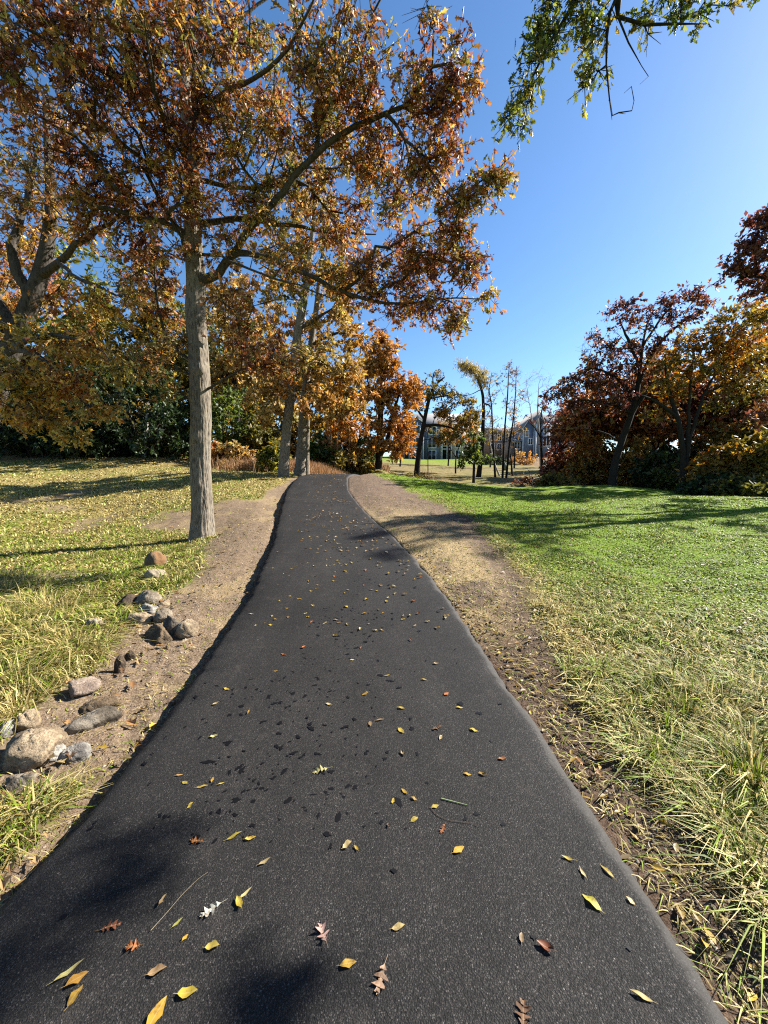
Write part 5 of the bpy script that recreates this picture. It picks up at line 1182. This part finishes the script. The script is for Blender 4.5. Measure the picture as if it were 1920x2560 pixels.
def blades(name, x, y, h, w, lean, dry, rg, label, dirv=None, mt='blade', zoff=-.01, z=None):
    """curved tapering blades, one mesh; lean = sideways reach as a share of height"""
    n = len(x); z = ground_z(x, y) if z is None else z
    a = rg.uniform(0, 2 * math.pi, n) if dirv is None else dirv
    d = np.stack([np.cos(a), np.sin(a)], 1); sd_ = np.stack([-d[:, 1], d[:, 0]], 1)
    tw = rg.uniform(-.8, .8, n); sd_ = sd_ * np.cos(tw)[:, None] + d * np.sin(tw)[:, None]
    V = np.zeros((n, 5, 3)); b = np.stack([x, y, z + zoff], 1)
    V[:, 0] = b; V[:, 1] = b; V[:, 0, :2] -= sd_ * w[:, None] * .5; V[:, 1, :2] += sd_ * w[:, None] * .5
    mid = b.copy(); mid[:, :2] += d * (h * lean * .35)[:, None]; mid[:, 2] += h * .62
    V[:, 2] = mid; V[:, 3] = mid; V[:, 2, :2] += sd_ * w[:, None] * .4; V[:, 3, :2] -= sd_ * w[:, None] * .4
    tip = b.copy(); tip[:, :2] += d * (h * lean)[:, None]; tip[:, 2] += h * np.clip(1.0 - .25 * lean, .25, 1); V[:, 4] = tip
    f = np.array([0, 1, 2, 3, 3, 2, 4]); lo = (np.arange(n)[:, None] * 5 + f).ravel(); st = (np.arange(n)[:, None] * 7 + np.array([0, 4])).ravel()
    me = mesh_raw(name, V.reshape(-1, 3), lo, st)
    attr(me, 'dry', np.repeat(np.where(rg.random(n) < np.clip(dry, 0, 1), 1 - .25 * rg.random(n), .22 * rg.random(n)), 2), 'FACE'); attr(me, 'rnd', np.repeat(rg.random(n), 2), 'FACE')
    return link(name, me, M[mt], kind='stuff', label=label)


def sample_polar(rg, n, a0, a1, r0, r1, pw=0.0):
    a = np.radians(rg.uniform(a0, a1, n)); t = rg.random(n); r = r0 * (r1 / r0) ** t
    return r * np.sin(a), r * np.cos(a)


def make_grass():
    rg = np.random.default_rng(77)
    # left verge
    x, y = sample_polar(rg, 275000, -84, 5, 1.3, 33)
    n = path_n(x, y); k = (n < -PW - .17) & (rg.random(len(x)) > bare(x, y) * 1.02); x, y = x[k], y[k]
    r = np.hypot(x, y); dr = dryness(x, y); tall = sstep(.45, .7, fbm(x * .9 + 4, y * .9, 51)) * (r < 7)
    h = (.035 + .05 * rg.random(len(x)) ** 2) * (1 + 1.8 * tall); h *= 1 + .3 * (r > 9)
    blades('grass', x, y, h, .0042 + .0021 * r, rg.uniform(.3, 2.4, len(x)), dr + rg.normal(size=len(x)) * .26, rg, 'dry yellow-green grass left of the path')
    # right verge and lawn
    x, y = sample_polar(rg, 370000, -12, 86, 1.3, 22)
    n = path_n(x, y); k = (n > PW + .12) & (rg.random(len(x)) > bare(x, y) * 1.02); x, y = x[k], y[k]
    r = np.hypot(x, y); dr = dryness(x, y); rough = 1 - sstep(2.6, 4.6, np.hypot(x - 1.6, y - 1.4))
    cl = .75 + .7 * sstep(.35, .7, fbm(x * 2.6, y * 2.6, 52)); h = ((.026 + .02 * rg.random(len(x))) * (1 - rough) + rough * (.03 + .075 * rg.random(len(x)) ** 2)) * cl
    blades('grass', x, y, h, .004 + .0019 * r, rg.uniform(.3, 2.4, len(x)), dr + rg.normal(size=len(x)) * .1, rg, 'mown green lawn and rough verge right of the path')
    # tall tufts
    def tufts(spots, nm, lab, seed):
        q = np.random.default_rng(seed); X, Yy, H, Wd, Ln, D, A = [], [], [], [], [], [], []
        for (u, v, rad, nb, hh, dry_, bend, ang) in spots:
            c = hit(u, v)
            aa = q.uniform(0, 6.28, nb); rr = rad * np.sqrt(q.random(nb))
            X.append(c[0] + rr * np.cos(aa)); Yy.append(c[1] + rr * np.sin(aa)); H.append(hh * q.uniform(.25, 1.2, nb)); Wd.append(np.full(nb, .0048) * q.uniform(.5, 1.7, nb) * (1 + c[1] * .12))
            Ln.append(bend * q.uniform(.15, 1.9, nb) ** 1.3); D.append(dry_ + q.normal(size=nb) * .2); A.append(aa if ang is None else ang + q.normal(size=nb) * .5)
        X, Yy, H, Wd, Ln, D, A = map(np.concatenate, (X, Yy, H, Wd, Ln, D, A))
        k = (np.abs(path_n(X, Yy)) > PW + .16) & (bare(X, Yy) < .75)
        blades(nm, X[k], Yy[k], H[k], Wd[k], Ln[k], D[k], q, lab, dirv=A[k])
    L = []
    q = np.random.default_rng(3)
    for u, v, s, dry_ in [(60, 1560, 1, .75), (130, 1620, 1, .8), (30, 1640, 1, .7), (200, 1640, 1, .85), (90, 1700, 1, .7), (240, 1690, .8, .85), (20, 1720, 1, .45), (150, 1560, 1, .8), (250, 1610, .8, .85), (110, 1480, 1, .7), (30, 1470, 1, .75), (200, 1480, .8, .6), (100, 1780, .8, .85), (180, 1780, .7, .85), (40, 1770, .8, .8), (280, 1640, .6, .9), (10, 1560, 1, .8)]:
        for _ in range(3): L.append((u + q.normal() * 22, v + q.normal() * 16, .16, 110, .22 * s * q.uniform(.6, 1.2), dry_, 1.3, None))
    for u, v in [(60, 2030), (110, 2000), (160, 1970), (220, 1950), (30, 2080), (130, 2060), (20, 2150), (250, 1925), (90, 2100), (300, 1890), (335, 1860), (40, 1995), (190, 2010), (0, 2210), (60, 2160)]:
        for _ in range(2): L.append((u + q.normal() * 14, v + q.normal() * 10, .09, 70, .10 * q.uniform(.6, 1.2), .6, 1.5, None))
    for u, v in [(300, 1390), (340, 1370), (420, 1380), (260, 1400), (330, 1475), (440, 1460), (200, 1390), (120, 1400), (60, 1380), (460, 1372), (480, 1378), (540, 1375), (410, 1350)]:
        for _ in range(2): L.append((u + q.normal() * 25, v + q.normal() * 8, .2, 80, .14, .3, 1.0, None))
    tufts(L, 'tall_grass', 'long straw and green tufts around the rocks', 5)
    Rr = []
    for u, v, s, dry_ in [(1640, 1700, .8, .6), (1720, 1740, 1, .75), (1800, 1770, 1, .85), (1880, 1820, 1, .9), (1600, 1750, .8, .4), (1690, 1790, 1, .6), (1780, 1850, 1, .75), (1870, 1900, 1, .8), (1840, 1730, 1, .8), (1905, 1760, 1, .8), (1660, 1830, .7, .35), (1760, 1910, .8, .4), (1850, 1970, .8, .45), (1900, 2030, .8, .4), (1900, 1960, .9, .6)]:
        for _ in range(4): Rr.append((u + q.normal() * 28, v + q.normal() * 18, .11, 80, .17 * s * q.uniform(.5, 1.3), dry_ * .85, .9, None))
    for u, v in [(1400, 1700), (1420, 1720), (1440, 1690), (1500, 1690), (1650, 1880), (1700, 1960), (1780, 2010), (1860, 2060), (1900, 2130), (1880, 2200), (1820, 2090), (1905, 2260), (1600, 1900), (1540, 1760)]:
        for _ in range(2): Rr.append((u + q.normal() * 14, v + q.normal() * 10, .07, 90, .12 * q.uniform(.7, 1.2), .25, 1.6, None))
    tufts(Rr, 'tall_grass', 'rough tawny grass clump right of the path', 6)
    # flattened straw on the bare soil
    x, y = sample_polar(rg, 52000, -50, 60, 1.2, 14); n = path_n(x, y)
    k = (np.abs(n) > PW + .08) & (rg.random(len(x)) < bare(x, y) * np.where(n > 0, np.where(y < 3.6, .5, .95), .35)); x, y = x[k], y[k]; r = np.hypot(x, y)
    blades('straw', x, y, rg.uniform(.006, .03, len(x)), .003 + .0014 * r, rg.uniform(1.5, 6, len(x)), .75 + rg.normal(size=len(x)) * .25, rg, 'loose straw lying on the bare earth', zoff=.004)
    # rust prairie grass beyond the rise
    X, Yy = [], []
    for u, v, Y, w, d_ in [(800, 1176, 25, 3.0, 1.0), (850, 1180, 26, 2.4, 1.0), (745, 1178, 26, 1.4, 1.0), (620, 1165, 24, 1.6, 1.2), (1000, 1185, 36, 3, 2)]:
        c = P(u, v, Y); m_ = 2600; X.append(c[0] + rg.normal(size=m_) * w * .5); Yy.append(Y + rg.normal(size=m_) * d_)
    X = np.concatenate(X); Yy = np.concatenate(Yy); k = np.abs(path_n(X, Yy)) > PW + .4; X, Yy = X[k], Yy[k]
    blades('prairie_grass', X, Yy, rg.uniform(.35, .95, len(X)), np.full(len(X), .028), rg.uniform(.1, .6, len(X)), np.ones(len(X)), rg, 'rust-coloured tall grass beyond the rise', mt='rust')


M['rust'] = blade_mat('rust_blade', [(.1, .06, .03)] * 3, [(.20, .09, .035), (.34, .17, .07), (.45, .30, .15)])
make_grass()


def make_gravel():
    rg = np.random.default_rng(8)
    x, y = sample_polar(rg, 26000, -55, 58, 1.2, 10); n = path_n(x, y)
    k = (np.abs(n) > PW + .1) & (rg.random(len(x)) < bare(x, y) * np.where(n < 0, .75, .6)); x, y = x[k], y[k]; m_ = len(x)
    tv = np.array([(1, 0, 0), (.2, .9, .1), (-.9, .3, 0), (-.4, -.8, .05), (.5, -.7, 0), (.1, .1, .7), (-.3, -.1, .6)]); tf = [(0, 1, 5), (1, 2, 6, 5), (2, 3, 6), (3, 4, 5, 6), (4, 0, 5)]
    a = rg.uniform(0, 6.28, m_); R_ = np.zeros((m_, 3, 3)); R_[:, 0, 0] = np.cos(a); R_[:, 0, 1] = -np.sin(a); R_[:, 1, 0] = np.sin(a); R_[:, 1, 1] = np.cos(a); R_[:, 2, 2] = 1
    s = .0022 + .007 * rg.random(m_) ** 4 + .0011 * np.hypot(x, y)
    v, lo, st = stamp(tv, tf, np.stack([x, y, ground_z(x, y) + .001], 1), R_, s)
    me = mesh_raw('gravel', v, lo, st); attr(me, 'rnd', np.repeat(rg.random(m_), len(tf)), 'FACE')
    mt, t, b = mat('pebbles'); t.links.new(ramp(t, att(t, 'rnd'), [(0, (.04, .028, .02)), (.6, (.10, .072, .05)), (.9, (.2, .16, .12)), (1, (.32, .28, .22))]), b.inputs['Base Color']); setin(b, Roughness=.9)
    link('gravel', me, mt, kind='stuff', label='small stones and crumbs of earth beside the path')


make_gravel()

# fallen leaves --------------------------------------------------------
OVAL = half([(0, 0, 0), (.12, .10, .02), (.3, .2, .05), (.5, .23, .06), (.7, .18, .04), (.88, .08, .01), (1, 0, -.03)])


def make_litter():
    rg = np.random.default_rng(12)
    mt = leaf_mat('litter', [(0, (.2, .145, .07)), (.35, (.30, .22, .11)), (.6, (.26, .14, .055)), (.85, (.15, .07, .032)), (1, (.36, .24, .035))], trans=.2)

    def put(name, x, y, s, zoff, label, hues, tm):
        m_ = len(x); a = rg.uniform(0, 6.28, m_); d = np.stack([np.cos(a), np.sin(a), rg.normal(size=m_) * .18], 1); nv = nrm(np.stack([rg.normal(size=m_) * .3, rg.normal(size=m_) * .3, np.ones(m_)], 1))
        z = zoff(x, y)
        v, lo, st = stamp(tm[0], tm[1], np.stack([x, y, z], 1), frames(d, nv), np.stack([s, s, s * rg.uniform(.6, 2.2, m_)], 1))
        me = mesh_raw(name, v, lo, st); nf = len(tm[1])
        attr(me, 'hue', np.repeat(hues.clip(0, 1), nf), 'FACE'); attr(me, 'rnd', np.repeat(rg.random(m_), nf), 'FACE')
        link(name, me, mt, kind='stuff', label=label)
    # on the grass
    x, y = sample_polar(rg, 4500, -62, 4, 2.0, 24); n = path_n(x, y); k = (n < -PW - .1) & (rg.random(len(x)) > .75 * bare(x, y)); x, y = x[k], y[k]
    put('fallen_leaves', x, y, rg.uniform(.05, .1, len(x)) * (1 + .02 * np.hypot(x, y)), lambda a, b: ground_z(a, b) + .035, 'brown leaf litter strewn over the left verge', rg.normal(.5, .25, len(x)), OAK_MD)
    x, y = sample_polar(rg, 2300, -10, 62, 2.0, 22); n = path_n(x, y); k = (n > PW + .1) & (rg.random(len(x)) > .6 * bare(x, y)); x, y = x[k], y[k]
    put('fallen_leaves', x, y, rg.uniform(.035, .07, len(x)) * (1 + .02 * np.hypot(x, y)), lambda a, b: ground_z(a, b) + .03, 'pale leaf litter strewn over the lawn', rg.normal(.35, .22, len(x)), OAK_MD)
    # yellow drift against the asphalt edge
    y = 1.0 + 7 * rg.random(300) ** .9; off = PW + .07 + np.abs(rg.normal(size=300)) * .2; x = np.interp(y, _yy, _cx) + off
    put('fallen_leaves', x, y, rg.uniform(.032, .06, 300), lambda a, b: np.maximum(ground_z(a, b) + .015, path_z(b) - .05), 'yellow leaves drifted against the asphalt edge', rg.choice([.2, .35, .97, 1.0], 300) + rg.normal(size=300) * .03, OVAL)
    # far path leaves that are too small to pick apart
    y = rg.uniform(6.5, 21, 520); n = rg.uniform(-1.1, 1.1, 520); x = np.interp(y, _yy, _cx) + n
    put('fallen_leaves', x, y, rg.uniform(.05, .10, 520), lambda a, b: path_z(b) + .012, 'small pale leaves scattered over the far stretch of asphalt', rg.normal(.3, .2, 520), OVAL)


make_litter()


def spots():
    """dark damp blotches on the asphalt"""
    rg = np.random.default_rng(4); V = []; L = []; st = [0]; n0 = 0
    def add(x, y, r, el, an):
        nonlocal n0
        k = 9; a = np.arange(k) * 2 * math.pi / k; rr = r * (1 + .45 * rg.normal(size=k)).clip(.35, 1.8)
        px_, py_ = rr * np.cos(a) * el, rr * np.sin(a); X = x + px_ * math.cos(an) - py_ * math.sin(an); Y = y + px_ * math.sin(an) + py_ * math.cos(an)
        V.extend(np.stack([X, Y, path_z(Y) + .0065], 1).tolist()); L.extend(range(n0, n0 + k)); n0 += k; st.append(len(L))
    for _ in range(620):
        y = np.interp(rg.random(), [0, .3, .75, 1], [1.5, 2.6, 4.2, 7.5]); n = np.clip(rg.normal(-.35, .38), -1.12, 1.0)
        add(np.interp(y, _yy, _cx) + n, y, .0035 + .010 * rg.random() ** 2.5, rg.uniform(1, 2.2), rg.uniform(0, 3.1))
    for _ in range(60):
        y = rg.uniform(1.1, 6); n = rg.uniform(-1.0, 1.1)
        add(np.interp(y, _yy, _cx) + n, y, .006 + .011 * rg.random() ** 2, rg.uniform(1, 1.6), rg.uniform(0, 3.1))
    me = mesh_raw('damp_spots', np.array(V), L, st[:-1])
    mt, t, b = mat('damp'); setin(b, Roughness=.5); b.inputs['Base Color'].default_value = (.0025, .0025, .003, 1); b.inputs['Specular IOR Level'].default_value = .2
    link('damp_spots', me, mt, kind='stuff', label='small black damp spots dotted over the asphalt')


spots()


def fallen_leaf_material():
    m, t, b = mat('single_fallen_leaf')
    oi = nd(t, 'ShaderNodeObjectInfo')
    tc = nd(t, 'ShaderNodeTexCoord')
    n = noise(t, 60, 4, .6); n2 = noise(t, 14, 3, .6)
    c = mixc(t, 1.0, oi.outputs['Color'], ramp(t, n2, [(.3, (.75, .72, .7)), (.7, (1.15, 1.15, 1.1))]), 'MULTIPLY')
    c = mixc(t, ramp(t, n, [(.52, (0, 0, 0)), (.68, (.75, .75, .75))]), c, (.13, .065, .025))
    sx = nd(t, 'ShaderNodeSeparateXYZ'); t.links.new(tc.outputs['Object'], sx.inputs[0])
    rib = ramp(t, mth(t, 'ABSOLUTE', sx.outputs[1]), [(.0, (.35, .35, .35)), (.03, (0, 0, 0))])
    c = mixc(t, rib, c, (.5, .4, .22))
    t.links.new(c, b.inputs['Base Color']); setin(b, Roughness=.55); b.inputs['Specular IOR Level'].default_value = .3
    tr = nd(t, 'ShaderNodeBsdfTranslucent'); t.links.new(c, tr.inputs[0]); mx = nd(t, 'ShaderNodeMixShader'); mx.inputs[0].default_value = .25
    t.links.new(b.outputs[0], mx.inputs[1]); t.links.new(tr.outputs[0], mx.inputs[2]); t.links.new(mx.outputs[0], t.nodes['Material Output'].inputs[0])
    return m


def single_leaf_mesh(kind, seed):
    """unit-length leaf with a stalk, cupped or curled"""
    r = np.random.default_rng(seed)
    if kind == 'oak': h = [(0, .0), (.08, .04), (.2, .19), (.24, .17), (.23, .07), (.32, .08), (.40, .26), (.47, .36), (.48, .22), (.46, .1), (.56, .1), (.66, .24), (.76, .33), (.74, .17), (.72, .09), (.82, .09), (.93, .14), (.9, .05), (1, .0)]
    elif kind == 'lance': h = [(0, 0), (.1, .06), (.25, .12), (.42, .145), (.6, .12), (.78, .07), (.9, .03), (1, 0)]
    else: h = [(0, 0), (.06, .08), (.18, .18), (.34, .245), (.52, .25), (.7, .19), (.84, .11), (.93, .05), (1, 0)]
    curl = {'oak': .28, 'lance': .1, 'oval': .14, 'curl': .5}[kind] * r.uniform(.6, 1.3); fold = r.uniform(.1, .45) if kind != 'curl' else .9
    def z(x, y): return fold * abs(y) + curl * (x - .5) ** 2 + .16 * math.sin(9 * x + seed) * abs(y) * 2 + .35 * (.5 if y > 0 else -.2) * y * y * (seed % 3) + .05 * math.sin(5 * x + 2 * seed)
    v = []; f = []
    n = len(h)
    for x, y in h: v.append((x - .5, 0, z(x, 0)))
    for x, y in h[1:-1]:
        y2 = y * r.uniform(.85, 1.1); v.append((x - .5, y2, z(x, y2)))
    for x, y in h[1:-1]:
        y2 = -y * r.uniform(.85, 1.1); v.append((x - .5, y2, z(x, y2)))
    up = lambda i: n + i - 1; dn = lambda i: n + (n - 2) + i - 1
    f += [(0, 1, up(1)), (0, dn(1), 1), (n - 2, n - 1, up(n - 2)), (n - 1, n - 2, dn(n - 2))]
    for i in range(1, n - 2): f += [(i, i + 1, up(i + 1), up(i)), (i + 1, i, dn(i), dn(i + 1))]
    k = len(v); w = .012
    sl = .28 if kind == 'oak' else .2
    zz = z(0, 0)
    v += [(-.5, w, zz), (-.5, -w, zz), (-.5 - sl, w * .7 + .03, zz + .04), (-.5 - sl, -w * .7 + .03, zz + .04), (-.5, 0, zz - .02), (-.5 - sl, .03, zz + .02)]
    f += [(k, k + 2, k + 3, k + 1), (k, k + 4, k + 5, k + 2), (k + 1, k + 3, k + 5, k + 4)]
    mn = min(a[2] for a in v); v = [(a, b, c - mn) for a, b, c in v]
    return mesh_poly('fallen_leaf', v, f, True)


LM = fallen_leaf_material()
LV = {k: [single_leaf_mesh(k, s) for s in range(4)] for k in ('oak', 'lance', 'oval', 'curl')}
for k in LV:
    for me_ in LV[k]: me_.materials.append(LM)
YEL, PALE, GOLD, ORG, RUST, TAN, WHITE, PINK, BRN, GRN = (.50, .35, .045), (.52, .43, .18), (.43, .25, .035), (.36, .115, .03), (.22, .08, .035), (.34, .23, .11), (.60, .55, .46), (.42, .29, .23), (.16, .085, .045), (.32, .32, .08)


def on_path(u, v):
    d = P(u, v, 1.0) - np.array([0, 0, EYE]); t = np.linspace(.5, 26, 4000); p = d[None] * t[:, None] + np.array([0, 0, EYE])
    b = p[:, 2] < path_z(p[:, 1]) + .006
    return p[int(np.argmax(b))]


def leaf(u, v, kind, size, ang, col, label, group=None, tilt=0.0, var=None):
    p = on_path(u, v); rg = rng
    o = link('fallen_leaf', LV[kind][int(rg.integers(4)) if var is None else var], label=label, category='leaf')
    o['group'] = group or 'fallen leaves on the asphalt'
    j = rg.uniform(.6, .85) * rg.uniform(.92, 1.08, 3); o.color = (*(np.array(col) * j), 1)
    size *= .8; o.location = (p[0], p[1], path_z(p[1]) + .007); o.scale = (size, size * rg.uniform(.75, 1.1), size * rg.uniform(.5, 1.1))
    o.rotation_euler = (rg.uniform(-.12, .12), tilt, math.radians(ang)); return o


SINGLE = [
    (586, 2091, 'lance', .085, 35, YEL, 'long yellow leaf right of the orange oak leaf, pointing away uphill'), (626, 2097, 'oval', .06, 15, YEL, 'small clean yellow oval leaf beside the long yellow leaf'),
    (492, 2105, 'oak', .085, 170, ORG, 'orange oak leaf lying in the end of the striped shade'), (278, 2321, 'oak', .085, 20, RUST, 'rust oak leaf in the shade near the asphalt corner'), (333, 2373, 'oak', .06, 190, ORG, 'small bright orange oak leaf, smallest of the three orange ones'),
    (174, 2435, 'lance', .10, 48, PALE, 'pale yellow-green lance leaf, nearest the bottom corner'), (194, 2455, 'oval', .075, 40, (.42, .22, .04), 'brown-orange oval leaf touching the pale lance leaf'), (189, 2495, 'oval', .065, 85, GOLD, 'golden oval leaf below the brown-orange one'),
    (392, 2540, 'oval', .10, 78, YEL, 'yellow leaf cut off by the bottom edge of the photo'), (469, 2487, 'oval', .075, 10, YEL, 'broad yellow leaf beside the round blot of shade'), (393, 2431, 'curl', .07, 20, TAN, 'narrow curled tan leaf like a hook'),
    (463, 2348, 'oval', .03, 60, YEL, 'tiny yellow scrap of leaf below the thin yellow-green leaf'), (444, 2308, 'lance', .05, 55, GRN, 'thin yellow-green leaf left of the white oak leaf'), (531, 2369, 'curl', .06, 8, (.5, .38, .08), 'folded dull yellow leaf right of the tiny scrap'),
    (527, 2279, 'oak', .095, 215, WHITE, 'bright white oak leaf with its pale underside up'), (598, 2258, 'oval', .065, 130, YEL, 'crumpled yellow leaf below the upright pale leaf'), (614, 2235, 'lance', .07, 52, PALE, 'pale pointed leaf standing half upright on the crumpled leaf'),
    (408, 2256, 'curl', .05, 80, TAN, 'slim tan leaf rolled into a tube'), (662, 2155, 'lance', .065, 38, TAN, 'slender tan leaf right of the white oak leaf, uphill'), (868, 2117, 'curl', .06, 40, PALE, 'cupped pale yellow leaf in the middle of the path'),
    (891, 2121, 'oval', .04, 130, GOLD, 'small gold leaf touching the cupped pale leaf'), (807, 2337, 'oak', .09, 120, PINK, 'pinkish crumpled oak leaf in the middle foreground'), (871, 2415, 'oval', .07, 12, YEL, 'yellow leaf right of the round blot of shade'),
    (952, 2452, 'oak', .10, 250, (.6, .42, .3), 'peach-coloured curled oak leaf in the centre foreground'), (801, 1929, 'oak', .11, 200, PALE, 'dry pale curled leaf bunch in the middle of the asphalt'), (506, 1969, 'lance', .075, 12, YEL, 'long thin yellow leaf, lower of the group on the dark spots'),
    (531, 1950, 'oval', .05, 100, GOLD, 'gold leaf standing above the long thin yellow leaf'), (553, 1961, 'lance', .045, 30, YEL, 'short yellow leaf right of the long thin one'), (462, 1958, 'oval', .045, 160, YEL, 'rounded yellow leaf left of the standing gold leaf'), (448, 1940, 'lance', .05, 12, (.5, .28, .1), 'narrow orange-tan leaf at the upper end of that yellow group'),
    (476, 2015, 'oval', .045, 70, YEL, 'lone bright yellow leaf above the striped shade'), (1011, 1981, 'oval', .055, 130, GOLD, 'gold leaf at the top of the four-leaf cluster right of centre'), (1035, 1998, 'oval', .045, 150, GOLD, 'small gold leaf below the top of that cluster'), (983, 2003, 'oval', .045, 75, YEL, 'yellow leaf leaning on a brown husk'),
    (1088, 2017, 'oval', .055, 20, YEL, 'yellow leaf at the end of the green stalk'), (1036, 2050, 'oval', .055, 35, YEL, 'yellow leaf below the four-leaf cluster'), (1107, 2074, 'oak', .065, 240, ORG, 'small orange oak leaf right of centre with a stalk'), (1147, 2127, 'oval', .075, 28, YEL, 'clean yellow leaf alone right of centre'),
    (1419, 2150, 'lance', .065, 155, YEL, 'slender yellow leaf nearest the right-hand kerb of asphalt, uphill'), (1456, 2186, 'lance', .06, 95, PALE, 'pale upright leaf throwing a dark shadow'), (1517, 2179, 'lance', .075, 115, YEL, 'yellow lance leaf by the asphalt edge'), (1479, 2259, 'oval', .09, 125, (.5, .4, .06), 'large olive-yellow leaf below the pale upright leaf'),
    (996, 2320, 'oval', .06, 15, PALE, 'pale cream leaf alone in the right half of the foreground'), (1363, 2372, 'curl', .07, 150, RUST, 'curled red-brown leaf in the lower right'), (1602, 2493, 'lance', .08, 155, (.42, .32, .08), 'narrow dull gold leaf near the bottom right edge'), (1308, 2535, 'oak', .09, 70, BRN, 'brown oak leaf cut by the bottom edge'),
    (1168, 1936, 'oval', .055, 165, GOLD, 'gold oval leaf of a pair right of centre'), (1206, 1936, 'curl', .055, 160, (.4, .24, .06), 'brownish curled leaf, the other of that pair'), (1576, 2253, 'oval', .04, 120, PALE, 'small pale leaf on the sloping asphalt edge'), (1304, 2345, 'curl', .04, 70, TAN, 'tiny tan shred above the red-brown leaf'),
    (1094, 1822, 'oak', .09, 30, BRN, 'dark reddish oak leaf crumpled with pale edges, uphill right of centre'), (1184, 1826, 'oval', .07, 150, YEL, 'bright yellow leaf right of the dark reddish oak leaf'), (971, 2066, 'curl', .03, 90, BRN, 'small brown acorn-like husk'),
]
for a in SINGLE: leaf(*a)
# middle distance, one by one as far as they can be told apart, in three stretches
rl = np.random.default_rng(19)
named = [(532, 1843), (619, 1782), (565, 1724), (538, 1761), (819, 1761), (949, 1800), (926, 1811), (1004, 1771), (1117, 1736), (966, 1690), (1007, 1828), (1007, 1886), (1253, 1898), (690, 1678), (708, 1637), (760, 1620), (880, 1650), (1060, 1700), (1150, 1770), (1100, 1845), (910, 1735), (640, 1600), (660, 1560), (1030, 1600), (1090, 1660), (1005, 1540), (925, 1560), (840, 1590), (780, 1555), (900, 1620)]
cols = [YEL, YEL, YEL, GOLD, PALE, TAN, ORG, PALE]
cname = ['yellow', 'yellow', 'yellow', 'gold', 'pale', 'tan', 'orange', 'pale']
for i, (u, v) in enumerate(named):
    ci = int(rl.integers(len(cols))); kd = ['oval', 'lance', 'oval', 'curl'][i % 4]
    lab = 'small %s %s leaf %s of the path, %s' % (cname[ci], {'oval': 'oval', 'lance': 'narrow', 'curl': 'curled'}[kd], 'left' if u < 700 else 'right' if u > 1000 else 'in the middle', 'uphill of the pale bunch' if v > 1750 else 'among the black spots' if v > 1640 else 'beyond the black spots')
    leaf(u + rl.normal() * 3, v, kd, rl.uniform(.05, .075), rl.uniform(0, 360), cols[ci], lab.replace('leaf left', 'leaf on the left').replace('leaf right', 'leaf on the right'), 'leaves on the middle stretch of the path')
for i in range(190):
    y = np.interp(rl.random(), [0, .5, 1], [3.6, 6.2, 11.0]); n = rl.uniform(-1.12, 1.12); x = float(np.interp(y, _yy, _cx)) + n
    o = link('fallen_leaf', LV[['oval', 'lance', 'oval', 'curl', 'oak'][int(rl.integers(5))]][int(rl.integers(4))], label=None, category='leaf', group='leaves on the far stretch of the path')
    ci = int(rl.integers(len(cols))); o.color = (*(np.array(cols[ci]) * rl.uniform(.55, .9)), 1)
    o['label'] = 'little %s leaf on the %s of the asphalt, %s' % (['yellow', 'yellow', 'yellow', 'gold', 'pale', 'tan', 'orange', 'pale'][ci], 'left side' if n < -.4 else 'right side' if n > .4 else 'middle', 'level with the rock heap' if y < 5.5 else 'short of the big oak' if y < 8.5 else 'just past the big oak')
    s = rl.uniform(.04, .075); o.scale = (s, s, s); o.location = (x, y, float(path_z(y)) + .008); o.rotation_euler = (rl.uniform(-.2, .2), rl.uniform(-.2, .2), rl.uniform(0, 6.28))


def wire(name, pts, r, m, label, cat):
    P3 = [on_path(u, v) for u, v in pts]; P3 = np.array([[a, b, path_z(b) + .009] for a, b, c in P3])
    L = np.linspace(0, len(P3) - 1, 24); c = np.stack([np.interp(L, np.arange(len(P3)), P3[:, i]) for i in range(3)], 1)
    for _ in range(4): c[1:-1] = .25 * c[:-2] + .5 * c[1:-1] + .25 * c[2:]
    q = Quads(); q.add(*tube(c, np.linspace(r, r * .5, 24), 5)); link(name, q.mesh(name), m, label=label, category=cat)


wire('twig', [(377, 2333), (415, 2290), (455, 2240), (495, 2200), (520, 2186)], .0011, flat_mat('dry_stalk', (.2, .16, .1)), 'thin dry curved stalk in the shade left of the white oak leaf', 'twig')
wire('twig', [(1075, 2022), (1095, 2045), (1130, 2056), (1175, 2060), (1200, 2068)], .0014, flat_mat('dark_stalk', (.09, .06, .04)), 'thin dark twig beside the orange oak leaf', 'twig')
wire('grass_stalk', [(1103, 2000), (1135, 2007), (1168, 2015)], .003, flat_mat('green_stalk', (.22, .27, .12)), 'short straight green stalk on the asphalt right of centre', 'stalk')
